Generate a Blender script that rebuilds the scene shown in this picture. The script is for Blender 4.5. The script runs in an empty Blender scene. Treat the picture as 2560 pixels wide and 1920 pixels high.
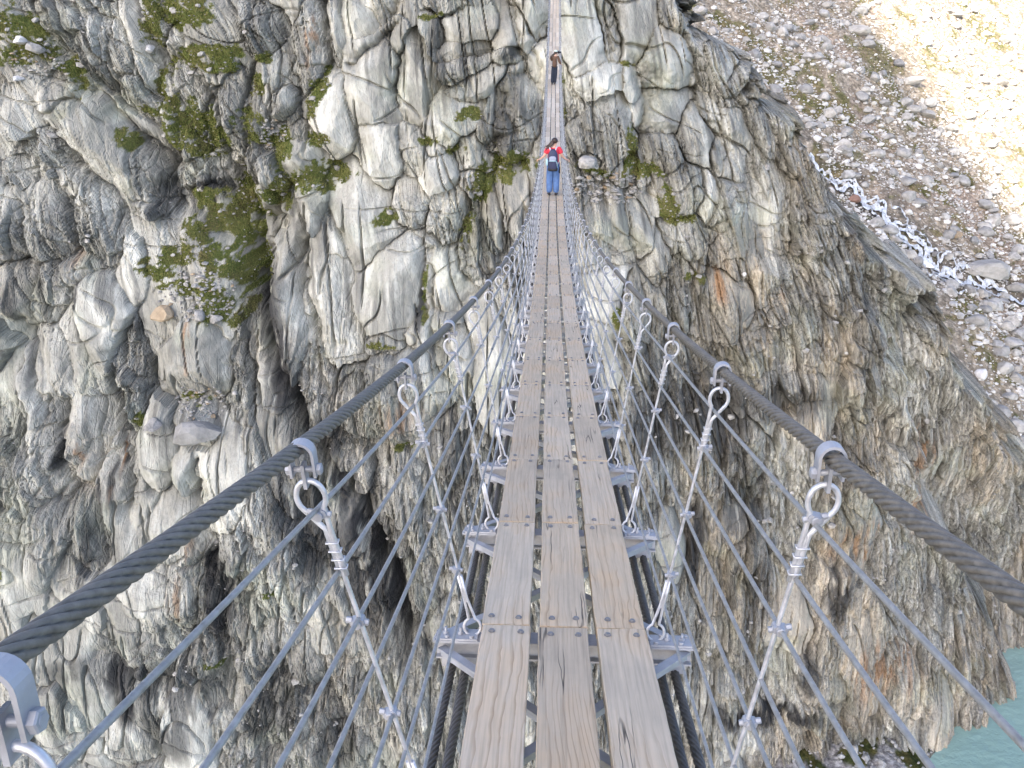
import bpy, bmesh, math, random
import numpy as np
from mathutils import Vector, Matrix
random.seed(7)
RNG = np.random.default_rng(11)
SC = bpy.context.scene
COL = SC.collection
F32 = np.float32

# ------------------------------------------------------------------ camera
PXF = 2083.0                      # focal length in pixels of the 2560 px wide photograph
TH, PSI = math.radians(25.0), math.radians(2.6)
CAM = np.array([-0.08, 0.0, 0.0])
ct, st, cp, sp = math.cos(TH), math.sin(TH), math.cos(PSI), math.sin(PSI)
FWD = np.array([-sp*ct, cp*ct, -st])
RGT = np.array([cp, sp, 0.0])
UPV = np.cross(RGT, FWD)
cam = bpy.data.cameras.new('camera')
cam.lens = PXF/2560*36.0
cam.sensor_width = 36.0
cam.clip_start = 0.05
cam.clip_end = 3000
camo = bpy.data.objects.new('camera', cam)
COL.objects.link(camo)
camo.location = CAM
camo.rotation_euler = (math.pi/2-TH, 0, PSI)
SC.camera = camo

def ray(px, py):
    d = FWD[None, :]+np.outer((np.atleast_1d(px)-1280)/PXF, RGT)+np.outer(-(np.atleast_1d(py)-960)/PXF, UPV)
    return d
def project(P):
    q = P-CAM
    D = q@FWD
    return 1280+PXF*(q@RGT)/D, 960-PXF*(q@UPV)/D, D
K = 2560/2212.0                   # the site survey was noted at 2212 px width

# ------------------------------------------------------------------ noise
_perm = RNG.permutation(4096).astype(np.int32)
_grad = np.stack([np.cos(np.arange(4096)*2.39996), np.sin(np.arange(4096)*2.39996)], 1).astype(F32)
_rand = RNG.random((4096, 6)).astype(F32)
def hsh(ix, iy, seed):
    return _perm[(_perm[(ix+seed*131) & 4095]+iy*7+seed*17) & 4095]
def perlin(x, y, seed=0):
    x = x.astype(F32); y = y.astype(F32)
    ix = np.floor(x).astype(np.int32); iy = np.floor(y).astype(np.int32)
    fx = x-ix; fy = y-iy
    u = fx*fx*fx*(fx*(fx*6-15)+10); v = fy*fy*fy*(fy*(fy*6-15)+10)
    def g(a, b, dx, dy):
        k = _grad[hsh(a, b, seed)]
        return k[..., 0]*dx+k[..., 1]*dy
    n0 = g(ix, iy, fx, fy); n1 = g(ix+1, iy, fx-1, fy)
    n2 = g(ix, iy+1, fx, fy-1); n3 = g(ix+1, iy+1, fx-1, fy-1)
    a = n0+u*(n1-n0); b = n2+u*(n3-n2)
    return (a+v*(b-a))*1.5
def fbm(x, y, o=4, seed=0, gain=.5):
    s = np.zeros_like(x, dtype=F32); a = 1.0; f = 1.0
    for k in range(o):
        s += a*perlin(x*f, y*f, seed+k*3); a *= gain; f *= 2.03
    return s
def _euc(a, b): return np.sqrt(a*a+b*b)
def _blk(a, b):
    a = np.abs(a); b = np.abs(b)
    return np.maximum(a, b)*.72+(a+b)*.28
def voronoi(x, y, seed=0, jit=.9, metric=_euc):
    """distance-to-border, cell random vector, offset from cell centre"""
    x = x.astype(F32); y = y.astype(F32)
    ix = np.floor(x).astype(np.int32); iy = np.floor(y).astype(np.int32)
    f1 = np.full(x.shape, 9., F32); f2 = f1.copy(); cid = np.zeros(x.shape, np.int32)
    ox = np.zeros(x.shape, F32); oy = ox.copy()
    for dx in (-1, 0, 1):
        for dy in (-1, 0, 1):
            h = hsh(ix+dx, iy+dy, seed)
            r = _rand[h]
            px = ix+dx+.5+(r[..., 0]-.5)*jit-x
            py = iy+dy+.5+(r[..., 1]-.5)*jit-y
            d = metric(px, py)
            c = d < f1
            f2 = np.where(c, f1, np.minimum(f2, d))
            f1 = np.where(c, d, f1)
            cid = np.where(c, h, cid); ox = np.where(c, -px, ox); oy = np.where(c, -py, oy)
    return f2-f1, _rand[(cid*5+seed) & 4095], ox, oy
def sstep(a, b, x):
    t = np.clip((x-a)/(b-a), 0, 1)
    return t*t*(3-2*t)

# ------------------------------------------------------------------ object helpers
def tag(o, label=None, cat=None, group=None, kind=None):
    if label: o['label'] = label
    if cat: o['category'] = cat
    if group: o['group'] = group
    if kind: o['kind'] = kind
    return o
def link(o, parent=None, loc=(0, 0, 0)):
    COL.objects.link(o)
    if parent is not None:
        o.parent = parent
    o.location = loc
    return o
def np_mesh(name, V, Fq, mat=None, smooth=True, attrs=None, uv=None):
    me = bpy.data.meshes.new(name)
    V = np.asarray(V, F32); Fq = np.asarray(Fq, np.int32)
    n = Fq.shape[1]
    me.vertices.add(len(V)); me.vertices.foreach_set('co', V.ravel())
    me.loops.add(Fq.size); me.loops.foreach_set('vertex_index', Fq.ravel())
    me.polygons.add(len(Fq))
    me.polygons.foreach_set('loop_start', np.arange(0, Fq.size, n, dtype=np.int32))
    try: me.polygons.foreach_set('loop_total', np.full(len(Fq), n, np.int32))
    except Exception: pass
    me.polygons.foreach_set('use_smooth', np.full(len(Fq), smooth))
    for k, a in (attrs or {}).items():
        if a.ndim == 2:
            at = me.attributes.new(k, 'FLOAT_COLOR', 'POINT')
            c = np.ones((len(V), 4), F32); c[:, :3] = a
            at.data.foreach_set('color', c.ravel())
        else:
            at = me.attributes.new(k, 'FLOAT', 'POINT')
            at.data.foreach_set('value', a.astype(F32))
    if uv is not None:
        l = me.uv_layers.new(name='UVMap')
        l.data.foreach_set('uv', np.asarray(uv, F32)[Fq.ravel()].ravel())
    me.update(calc_edges=True)
    if mat: me.materials.append(mat)
    return me
def obj(name, me, parent=None, loc=(0, 0, 0)):
    return link(bpy.data.objects.new(name, me), parent, loc)

class MB:
    """collects simple solids and builds them as one mesh"""
    def __init__(self): self.v = []; self.f = []; self.smooth = []
    def add(self, V, F, smooth=False):
        b = len(self.v); self.v += [tuple(map(float, p)) for p in V]
        self.f += [tuple(b+int(i) for i in q) for q in F]; self.smooth += [smooth]*len(F)
        return self
    def box(self, c, s, R=None, ch=0.0):
        """box with centre c, full sizes s; chamfered on its four long edges when ch > 0"""
        hx, hy, hz = s[0]/2, s[1]/2, s[2]/2
        if ch:
            ring = [(hx-ch, hz), (hx, hz-ch), (hx, -hz+ch), (hx-ch, -hz), (-hx+ch, -hz), (-hx, -hz+ch), (-hx, hz-ch), (-hx+ch, hz)]
        else:
            ring = [(hx, hz), (hx, -hz), (-hx, -hz), (-hx, hz)]
        n = len(ring)
        V = [Vector((x, -hy, z)) for x, z in ring]+[Vector((x, hy, z)) for x, z in ring]
        F = [(i, (i+1) % n, n+(i+1) % n, n+i) for i in range(n)]
        F += [tuple(range(n))[::-1], tuple(range(n, 2*n))]
        if R is not None: V = [R@p for p in V]
        V = [p+Vector(c) for p in V]
        F = [tuple(reversed(q)) for q in F]
        return self.add(V, F)
    def bar(self, a, b, w, h, up=(0, 0, 1)):
        a = Vector(a); b = Vector(b); d = b-a; L = d.length; y = d.normalized()
        x = y.cross(Vector(up)).normalized(); z = x.cross(y)
        R = Matrix((x, y, z)).transposed()
        return self.box((a+b)/2, (w, L, h), R)
    def tube(self, P, r, n=8, caps=True):
        P = [Vector(p) for p in P]; rr = r if hasattr(r, '__len__') else [r]*len(P)
        V = []; ref = None
        for i, p in enumerate(P):
            t = (P[min(i+1, len(P)-1)]-P[max(i-1, 0)]).normalized()
            if ref is None:
                ref = Vector((1, 0, 0)) if abs(t.x) < .8 else Vector((0, 0, 1))
            x = (ref-t*ref.dot(t)).normalized(); ref = x; y = t.cross(x)
            for k in range(n):
                a = 2*math.pi*k/n
                V.append(p+(x*math.cos(a)+y*math.sin(a))*rr[i])
        F = []
        for i in range(len(P)-1):
            for k in range(n):
                F.append((i*n+k, i*n+(k+1) % n, (i+1)*n+(k+1) % n, (i+1)*n+k))
        self.add(V, F, True)
        if caps:
            b = len(self.v)-len(V)
            self.f += [tuple(b+k for k in range(n))[::-1], tuple(b+(len(P)-1)*n+k for k in range(n))]; self.smooth += [False]*2
        return self
    def prism(self, c, r, h, n=6, axis=(0, 0, 1), rot=0.0):
        ax = Vector(axis).normalized()
        x = ax.orthogonal().normalized(); y = ax.cross(x)
        V = []
        for zz, sc in ((0, 1), (h*.82, 1), (h, .84)):
            for k in range(n):
                a = rot+2*math.pi*k/n
                V.append(Vector(c)+ax*zz+(x*math.cos(a)+y*math.sin(a))*r*sc)
        F = []
        for l in (0, 1):
            for k in range(n): F.append((l*n+k, l*n+(k+1) % n, (l+1)*n+(k+1) % n, (l+1)*n+k))
        F += [tuple(range(n))[::-1], tuple(range(2*n, 3*n))]
        return self.add(V, F)
    def mesh(self, name, mat):
        me = bpy.data.meshes.new(name)
        me.from_pydata(self.v, [], self.f)
        me.polygons.foreach_set('use_smooth', np.array(self.smooth))
        if mat: me.materials.append(mat)
        me.update()
        return me
    def build(self, name, mat, parent=None, loc=(0, 0, 0)):
        return obj(name, self.mesh(name, mat), parent, loc)

# ------------------------------------------------------------------ node helpers
class NT:
    def __init__(self, name):
        self.m = bpy.data.materials.new(name); self.m.use_nodes = True
        self.t = self.m.node_tree; self.t.nodes.clear()
        self.out = self.t.nodes.new('ShaderNodeOutputMaterial')
        self.p = self.t.nodes.new('ShaderNodeBsdfPrincipled')
        self.t.links.new(self.p.outputs[0], self.out.inputs[0])
    def n(self, typ, ins=None, **kw):
        nd = self.t.nodes.new('ShaderNode'+typ)
        for k, v in kw.items(): setattr(nd, k, v)
        for k, v in (ins or {}).items():
            s = nd.inputs[k]
            if isinstance(v, bpy.types.NodeSocket): self.t.links.new(v, s)
            else: s.default_value = v
        return nd
    def set(self, **kw):
        for k, v in kw.items():
            s = self.p.inputs[k.replace('_', ' ')]
            if isinstance(v, bpy.types.NodeSocket): self.t.links.new(v, s)
            else: s.default_value = v
        return self
    def noise(self, vec, scale, detail=4, rough=.55, dist=0):
        return self.n('TexNoise', {'Vector': vec, 'Scale': scale, 'Detail': detail, 'Roughness': rough, 'Distortion': dist}).outputs['Fac']
    def ramp(self, fac, stops):
        nd = self.n('ValToRGB', {'Fac': fac}); cr = nd.color_ramp
        while len(cr.elements) < len(stops): cr.elements.new(.5)
        for e, (p, c) in zip(cr.elements, stops):
            e.position = p; e.color = (*c, 1) if len(c) == 3 else c
        return nd.outputs[0]
    def mix(self, f, a, b, mode='MIX'):
        nd = self.n('Mix', data_type='RGBA', blend_type=mode)
        for idx, v in ((0, f), (6, a), (7, b)):
            s = nd.inputs[idx]
            if isinstance(v, bpy.types.NodeSocket): self.t.links.new(v, s)
            else: s.default_value = v if not isinstance(v, tuple) or len(v) == 4 else (*v, 1)
        return nd.outputs[2]
    def math(self, op, a, b=0.0, clamp=False):
        nd = self.n('Math', operation=op, use_clamp=clamp)
        for i, v in enumerate((a, b)):
            if isinstance(v, bpy.types.NodeSocket): self.t.links.new(v, nd.inputs[i])
            else: nd.inputs[i].default_value = v
        return nd.outputs[0]
    def bump(self, h, strength, dist, normal=None):
        ins = {'Height': h, 'Strength': strength, 'Distance': dist}
        if normal is not None: ins['Normal'] = normal
        return self.n('Bump', ins).outputs[0]
    def mapping(self, vec, scale=(1, 1, 1), rot=(0, 0, 0), loc=(0, 0, 0)):
        return self.n('Mapping', {'Vector': vec, 'Scale': scale, 'Rotation': rot, 'Location': loc}).outputs[0]

def simple(name, col, rough=.6, metal=0.0, var=.25, scale=8.0, bump=0.0, bscale=40.0):
    t = NT(name); g = t.n('TexCoord').outputs['Object']
    f = t.noise(g, scale, 5)
    c2 = tuple(min(1, c*(1+var)) for c in col); c1 = tuple(c*(1-var) for c in col)
    t.set(Base_Color=t.ramp(f, [(.3, c1), (.7, c2)]), Roughness=rough, Metallic=metal)
    if bump: t.set(Normal=t.bump(t.noise(g, bscale, 3), bump, .01))
    return t.m
# ------------------------------------------------------------------ light
EL = math.radians(31.0)
SUNV = np.array([-0.42, -0.78, 0.0]); SUNV = SUNV/np.linalg.norm(SUNV)*math.cos(EL); SUNV[2] = math.sin(EL)
world = bpy.data.worlds.new('World'); SC.world = world; world.use_nodes = True
wn = world.node_tree; sky = wn.nodes.new('ShaderNodeTexSky'); sky.sky_type = 'NISHITA'; sky.sun_disc = False
sky.sun_elevation = EL
sky.sun_rotation = math.atan2(SUNV[0], SUNV[1])
sky.altitude = 1700; sky.air_density = .55; sky.dust_density = 7.0; sky.ozone_density = 1.2
bg = wn.nodes['Background']; wn.links.new(sky.outputs[0], bg.inputs[0]); bg.inputs[1].default_value = 0.15
sun = bpy.data.lights.new('sun', 'SUN'); sun.energy = 3.9; sun.angle = math.radians(.5); sun.color = (1.0, .92, .85)
suno = bpy.data.objects.new('sun', sun); COL.objects.link(suno); suno.location = (0, -50, 120)
suno.rotation_euler = Vector(SUNV).to_track_quat('Z', 'Y').to_euler()
vs = SC.view_settings
vs.view_transform = 'Standard'; vs.look = 'None'; vs.gamma = 1; vs.use_curve_mapping = False
vs.exposure = 2.24
SC.cycles.max_bounces = 6; SC.cycles.diffuse_bounces = 3; SC.cycles.use_denoising = True
try: SC.cycles.denoiser = 'OPENIMAGEDENOISE'
except Exception: pass

# ------------------------------------------------------------------ cliff: base surface  Y = F(X, Z)
ZLAKE = -62.0
ctrl = [(0,0,69),(500,0,69),(900,0,70),(1380,0,73.5),(1600,0,75),(1720,0,78),
        (0,500,63.5),(600,500,65),(1200,500,66.5),(1383,480,67.5),(1700,500,69.5),(2060,460,76),
        (0,960,57),(700,960,58.5),(1380,960,60),(1900,960,64.5),(2400,960,73),
        (0,1400,51),(700,1400,52.5),(1380,1400,54),(1900,1400,60),(2500,1500,70),
        (0,1900,46.5),(700,1900,48.5),(1380,1900,50.5),(1550,1900,50.5),(1750,1900,50.8),(1900,1900,51.6),(2040,1905,53.2),(2290,1795,58),(2384,1815,57.4),(2453,1754,60),(2560,1644,66.2)]
_c = np.array(ctrl, float)
_d = ray(_c[:, 0], _c[:, 1]); _P = CAM+_d*((_c[:, 2]-CAM[1])/_d[:, 1])[:, None]
_xz = _P[:, [0, 2]]
def _tps(r2): return .5*r2*np.log(r2+1e-9)
_n = len(_xz)
_A = np.zeros((_n+3, _n+3))
_A[:_n, :_n] = _tps(((_xz[:, None]-_xz[None])**2).sum(2))+np.eye(_n)*40.0
_A[:_n, _n] = 1; _A[:_n, _n+1:] = _xz; _A[_n, :_n] = 1; _A[_n+1:, :_n] = _xz.T
_w = np.linalg.solve(_A, np.r_[_P[:, 1], 0, 0, 0])
def baseY(X, Z):
    s = (_w[_n]+_w[_n+1]*X+_w[_n+2]*Z)
    for i in range(_n):
        s = s+_w[i]*_tps((X-_xz[i, 0])**2+(Z-_xz[i, 1])**2)
    return s
def at(px, py, it=12):
    """point of the base surface seen at a pixel of the survey photograph"""
    d = ray(px, py); Y = np.full(len(d), 60.0)
    for _ in range(it):
        P = CAM+d*((Y-CAM[1])/d[:, 1])[:, None]
        Y = .5*Y+.5*baseY(P[:, 0], P[:, 2])
    return CAM+d*((Y-CAM[1])/d[:, 1])[:, None]
def atK(pts):
    p = np.array(pts, float)*K
    return at(p[:, 0], p[:, 1])[:, [0, 2]]

# slabs: x, y, half width, half height, lean (deg, "\" positive), bulge, roughness   (survey px)
slabs = [(140,70,40,130,38,1.6,.7),(225,123,42,140,30,1.3,.8),(281,88,26,115,12,1.5,.5),(225,300,52,190,33,2.2,.4),(300,390,36,135,27,1.5,.6),
 (42,240,60,60,0,1.5,.4),(134,210,50,50,20,1.3,.4),(90,315,70,50,0,1.2,.9),(50,370,60,42,0,1.,.9),(28,492,30,72,0,1.2,.5),(98,485,50,56,5,1.2,.6),(210,490,42,110,28,1.5,.6),
 (358,75,22,46,5,1.6,.4),(387,195,40,44,10,1.2,.7),(503,225,40,78,4,2.,.4),(350,275,14,52,5,1.,.5),(378,355,25,50,10,1.,.7),(457,380,42,32,20,1.,.9),
 (580,195,45,70,2,1.8,.5),(619,198,20,32,0,1.2,.4),(660,90,26,75,6,1.5,.7),(541,55,46,52,5,1.2,.8),(654,335,30,46,0,1.8,.2),(657,275,26,20,0,1.,.5),
 (590,388,20,36,10,1.,.5),(545,350,14,62,-4,1.,.7),(548,475,22,62,-3,1.6,.2),(598,540,30,62,-3,1.6,.2),(678,460,25,50,3,1.2,.5),
 (779,53,40,62,3,1.5,.5),(719,88,22,72,2,1.4,.6),(850,65,30,70,5,1.4,.4),(997,53,62,40,10,1.6,.2),(1106,70,44,62,-5,1.8,.1),(1141,30,40,60,-5,1.5,.2),(1095,125,30,34,0,1.,.7),
 (797,169,65,100,3,2.4,.1),(888,169,45,95,4,2.2,.2),(719,239,40,62,4,1.8,.2),(990,100,50,26,5,1.2,.3),(985,138,45,28,5,1.2,.4),(925,60,25,50,5,1.,.6),
 (980,246,78,48,15,2.6,.2),(1113,253,40,90,2,1.8,.7),(1064,274,22,60,2,1.2,.5),(1030,190,60,22,12,1.4,.3),
 (888,316,40,56,6,1.6,.5),(811,334,50,78,8,2.,.2),(937,309,24,22,0,1.,.3),(951,369,38,56,3,2.,.2),(1025,345,45,66,4,2.,.3),(1018,397,30,56,4,1.4,.5),
 (1064,468,22,62,5,1.8,.1),(1120,447,48,88,3,2.4,.1),(779,475,82,92,3,2.8,.1),(888,454,45,56,8,1.6,.4),(958,492,35,100,3,2.,.3),(1025,548,40,40,0,1.5,.5),(1110,560,40,45,0,1.4,.6),
 (1247,70,56,95,8,2.,.2),(1306,53,30,82,6,1.5,.5),(1289,169,56,46,4,1.8,.4),(1306,292,60,72,6,2.,.5),(1233,288,20,42,8,1.,.4),(1268,345,28,26,0,1.4,.2),(1349,369,30,30,0,1.2,.3),
 (1430,130,56,78,8,2.8,.1),(1370,176,28,52,6,1.4,.3),(1437,246,60,54,12,2.2,.2),(1430,337,36,42,8,1.2,.5),(1289,482,56,56,10,2.2,.3),(1335,468,25,56,10,1.3,.3),(1271,545,45,62,10,1.6,.5),(1387,492,25,46,12,1.2,.5),(1437,545,30,46,12,1.2,.5),
 (1487,60,30,90,32,1.4,.5),(1550,141,30,62,32,1.4,.6),(1593,197,36,52,28,1.2,.8),(1593,281,28,46,15,1.4,.4),(1547,264,22,52,15,1.2,.4),(1645,274,25,62,22,1.2,.8),(1691,253,25,50,28,1.2,.8),
 (1522,299,40,60,25,1.6,.2),(1557,344,22,50,22,1.2,.4),(1477,404,36,46,12,1.3,.5),(1519,432,26,42,10,1.2,.4),(1680,432,52,78,15,1.8,.5),(1768,450,46,88,10,2.,.9),(1733,334,26,60,25,1.2,.9),(1557,457,32,42,15,1.,.7),(1487,527,50,62,10,1.4,.8),(1593,545,46,50,12,1.3,.7),
 (1568,670,30,58,12,1.6,.3),(1504,600,32,45,8,1.2,.6),(1655,593,40,42,10,1.5,.6),(1803,645,40,62,28,1.5,.8),(1631,769,46,36,8,1.5,.6),(1785,758,62,62,25,1.4,.8),(1933,856,40,78,15,2.,.7),(1750,832,40,32,15,1.2,.9),(1645,874,42,72,5,1.4,.7),(2031,716,40,82,20,1.6,1.),(1870,720,40,60,28,1.2,.9),
 (169,586,46,32,0,1.8,.4),(35,645,40,72,0,1.3,.5),(105,645,40,62,3,1.2,.7),(218,691,40,68,4,1.5,.4),(162,737,36,62,2,1.2,.6),(404,765,56,100,3,2.4,.2),(429,934,48,46,0,2.,.3),(337,980,46,78,0,1.8,.2),(492,1050,62,112,3,2.2,.3),(165,962,36,92,2,1.5,.4),(70,874,32,62,3,1.3,.5),(70,1032,50,100,2,1.5,.3),(404,1032,22,46,0,1.2,.3),(280,830,30,90,2,1.2,.9),(110,770,30,60,2,1.1,.7),
 (626,681,36,165,8,2.,.2),(721,645,56,175,2,2.2,.2),(848,628,90,112,2,3.,.1),(960,593,46,85,2,2.,.2),(830,741,50,35,0,1.2,.6),(876,846,90,92,18,2.6,.5),(989,793,42,62,8,1.6,.6),(760,880,40,90,10,1.5,.6),(930,720,50,40,5,1.4,.4),
 (88,1181,50,82,4,1.3,.4),(193,1164,36,82,2,1.3,.6),(334,1305,72,82,6,1.6,.4),(369,1164,56,72,8,1.5,.4),(510,1220,46,72,8,1.2,.8),(123,1550,82,92,10,1.8,.3),(281,1603,52,62,8,1.3,.5),(598,1392,72,62,5,1.3,.9),(440,1463,52,52,10,1.3,.8),(527,1603,62,60,8,1.3,.9),
 (640,1240,50,90,10,1.2,.8),(866,1146,60,90,15,1.5,.8),(960,1010,50,80,10,1.5,.8),(1592,1136,32,36,10,1.2,.3),(1455,1234,36,72,4,1.3,.4),(1722,1368,52,46,0,1.6,.3),(1926,1269,52,62,-8,1.3,.9),(1786,1498,62,42,-4,1.5,.6),(1961,1498,62,62,-10,1.3,.8),(1627,1600,52,52,0,1.2,.6),(2080,1200,50,110,-6,1.6,.9),(1560,1000,60,60,5,1.2,.9),(1830,1010,60,60,0,1.2,1.),(1440,1010,40,90,5,1.2,.8),(1960,1060,50,60,-5,1.3,.9),(1700,1180,60,60,-5,1.2,.9),(1560,1400,60,60,-5,1.2,.8),(2060,1400,60,70,-10,1.3,.9)]
_s = np.array(slabs, float)
def _slabmat(s):
    a = math.radians(s[4]); ca, sa = math.cos(a), math.sin(a)
    c = atK([(s[0], s[1])])[0]
    u = atK([(s[0]+s[2]*ca, s[1]-s[2]*sa)])[0]-c       # across the foliation
    v = atK([(s[0]+s[3]*sa, s[1]+s[3]*ca)])[0]-c       # along it
    M = np.stack([u, v], 1)
    return c, np.linalg.inv(M), np.linalg.norm(u), M
STEP = 0.086
gx = np.arange(-54, 62, STEP); gz = np.arange(-66, 3.5, STEP)
GX, GZ = np.meshgrid(gx, gz)
nz, nx = GX.shape
X = GX.ravel().astype(F32); Z = GZ.ravel().astype(F32)
YB = np.zeros(len(X), F32)
_cx = np.linspace(gx[0], gx[-1], 120); _cz = np.linspace(gz[0], gz[-1], 80)
_cg = baseY(*[a for a in np.meshgrid(_cx, _cz)])
def bil(G, x, z):
    fx = np.clip((x-_cx[0])/(_cx[1]-_cx[0]), 0, len(_cx)-1.001); fz = np.clip((z-_cz[0])/(_cz[1]-_cz[0]), 0, len(_cz)-1.001)
    ix = fx.astype(int); iz = fz.astype(int); fx = fx-ix; fz = fz-iz
    return (G[iz, ix]*(1-fx)+G[iz, ix+1]*fx)*(1-fz)+(G[iz+1, ix]*(1-fx)+G[iz+1, ix+1]*fx)*fz
YB = bil(_cg, X, Z).astype(F32)

# foliation frame (u across the layering, v along it): the lean changes over the face
lean_c = [(120,150,.62),(250,400,.52),(60,500,.2),(450,250,.1),(450,700,.08),(150,900,.03),(150,1400,.08),(600,1000,.25),(800,300,.06),(850,700,.06),(850,1200,.25),
          (1250,200,.12),(1300,500,.2),(1500,200,.45),(1700,350,.4),(1600,650,.2),(1900,800,.35),(1500,1000,.08),(1600,1400,-.12),(1900,1250,-.15),(2050,1500,-.2),(1200,1500,.15)]
lc = np.array(lean_c); lp = atK(lc[:, :2])
num = np.zeros(len(X), F32); den = np.full(len(X), 1e-6, F32)
for (a, b), k in zip(lp, lc[:, 2]):
    w = np.exp(-((X-a)**2+(Z-b)**2)/(2*13.0**2)).astype(F32)
    num += w*F32(k); den += w
LEAN = num/den
Zr = F32(-26)
W1 = fbm(X*.11, Z*.07, 3, 5)
U = X+LEAN*(Z-Zr)*.8+W1*.5
V = Z+fbm(X*.09, Z*.09, 2, 9)*.8

# level 0: surveyed slabs and fillers as a weighted cell pattern
seeds = []
for s in _s:
    c, Mi, am, M = _slabmat(s); seeds.append((c[0], c[1], Mi, am, s[5]*.5, s[6]))
occ = np.array([(q[0], q[1]) for q in seeds])
for i in range(900):
    x = RNG.uniform(-54, 58); z = RNG.uniform(-66, 3)
    if np.min(np.hypot(occ[:, 0]-x, (occ[:, 1]-z)*.6)) < 2.6: continue
    occ = np.vstack([occ, (x, z)])
    a = RNG.uniform(1.2, 2.6); b = a*RNG.uniform(1.5, 3.4)
    k = float((lc[:, 2]*np.exp(-((lp[:, 0]-x)**2+(lp[:, 1]-z)**2)/128)).sum()/(np.exp(-((lp[:, 0]-x)**2+(lp[:, 1]-z)**2)/128).sum()+1e-6))
    an = math.atan(k)
    M = np.array([[a*math.cos(an), -b*math.sin(an)], [a*math.sin(an), b*math.cos(an)]])
    seeds.append((x, z, np.linalg.inv(M), a, RNG.uniform(.25, .7), RNG.uniform(.55, 1.0) if x > 12 or (z < -36 and x > -25) else RNG.uniform(.15, .7)))
wx = X+fbm(X*.16, Z*.16, 2, 21, .5)*.8+fbm(X*1.1, Z*1.1, 2, 23)*.13; wz = Z+fbm(X*.16, Z*.16, 2, 31, .5)*1.0+fbm(X*1.1, Z*1.1, 2, 33)*.16
q1 = np.full(len(X), 9., F32); q2 = q1.copy(); ci = np.zeros(len(X), np.int32); lu = np.zeros(len(X), F32); lv = lu.copy()
for i, sd in enumerate(seeds):
    R = 3.2/np.sqrt(np.linalg.eigvalsh(sd[2].T@sd[2])[0])**1.0
    R = min(R, 40)
    ia = max(0, int((sd[1]-R-3-gz[0])/STEP)); ib = min(nz, int((sd[1]+R+3-gz[0])/STEP)+1)
    if ib <= ia: continue
    sl = slice(ia*nx, ib*nx)
    dx = wx[sl]-F32(sd[0]); dz = wz[sl]-F32(sd[1]); M = sd[2].astype(F32)
    a = M[0, 0]*dx+M[0, 1]*dz; b = M[1, 0]*dx+M[1, 1]*dz
    # squarish cells for some, rounder for others
    q = np.maximum(np.maximum(np.abs(a), np.abs(b))*.93, (np.abs(a)+np.abs(b))*.70)
    o1 = q1[sl]; o2 = q2[sl]
    c = q < o1
    q2[sl] = np.where(c, o1, np.minimum(o2, q)); q1[sl] = np.where(c, q, o1)
    ci[sl] = np.where(c, i, ci[sl]); lu[sl] = np.where(c, a, lu[sl]); lv[sl] = np.where(c, b, lv[sl])
SB = np.array([s[4] for s in seeds], F32); SA = np.array([s[3] for s in seeds], F32); SR = np.array([s[5] for s in seeds], F32)
SO = RNG.normal(0, .3, len(seeds)).astype(F32); SG = RNG.normal(0, .22, (len(seeds), 2)).astype(F32)
qq = np.minimum(q1, 1.6)
e0 = (q2-q1)*SA[ci]
ROUGH = SR[ci]
FA = (np.arange(6)[None, :]*1.047+RNG.normal(0, .3, (len(seeds), 6))).astype(F32)
FC = RNG.uniform(.55, 1.25, (len(seeds), 6)).astype(F32); FS = RNG.uniform(.7, 1.9, (len(seeds), 6)).astype(F32)
fac = np.full(len(X), 1., F32)
fac = .72+.30*SG[ci, 0]/.22*lu*.6+.30*SG[ci, 1]/.22*lv*.6
for j in range(6):
    fac = np.minimum(fac, FC[ci, j]-FS[ci, j]*(np.cos(FA[ci, j])*lu+np.sin(FA[ci, j])*lv-.25))
fac = np.maximum(fac, -.9)
mx = np.clip(.68+.5*ROUGH, 0, .97)
H = SB[ci]*((1-.85*qq**3.2)*(1-mx)+fac*1.25*mx)+SO[ci]+SG[ci, 0]*lu+SG[ci, 1]*lv*.8
crk = np.clip(.24+1.35*fbm(X*.2, Z*.2, 3, 77), .03, 1.25)
H -= (1.2*np.exp(-(e0/.11)**2)+.12*np.exp(-(e0/.4)**2))*crk

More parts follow.
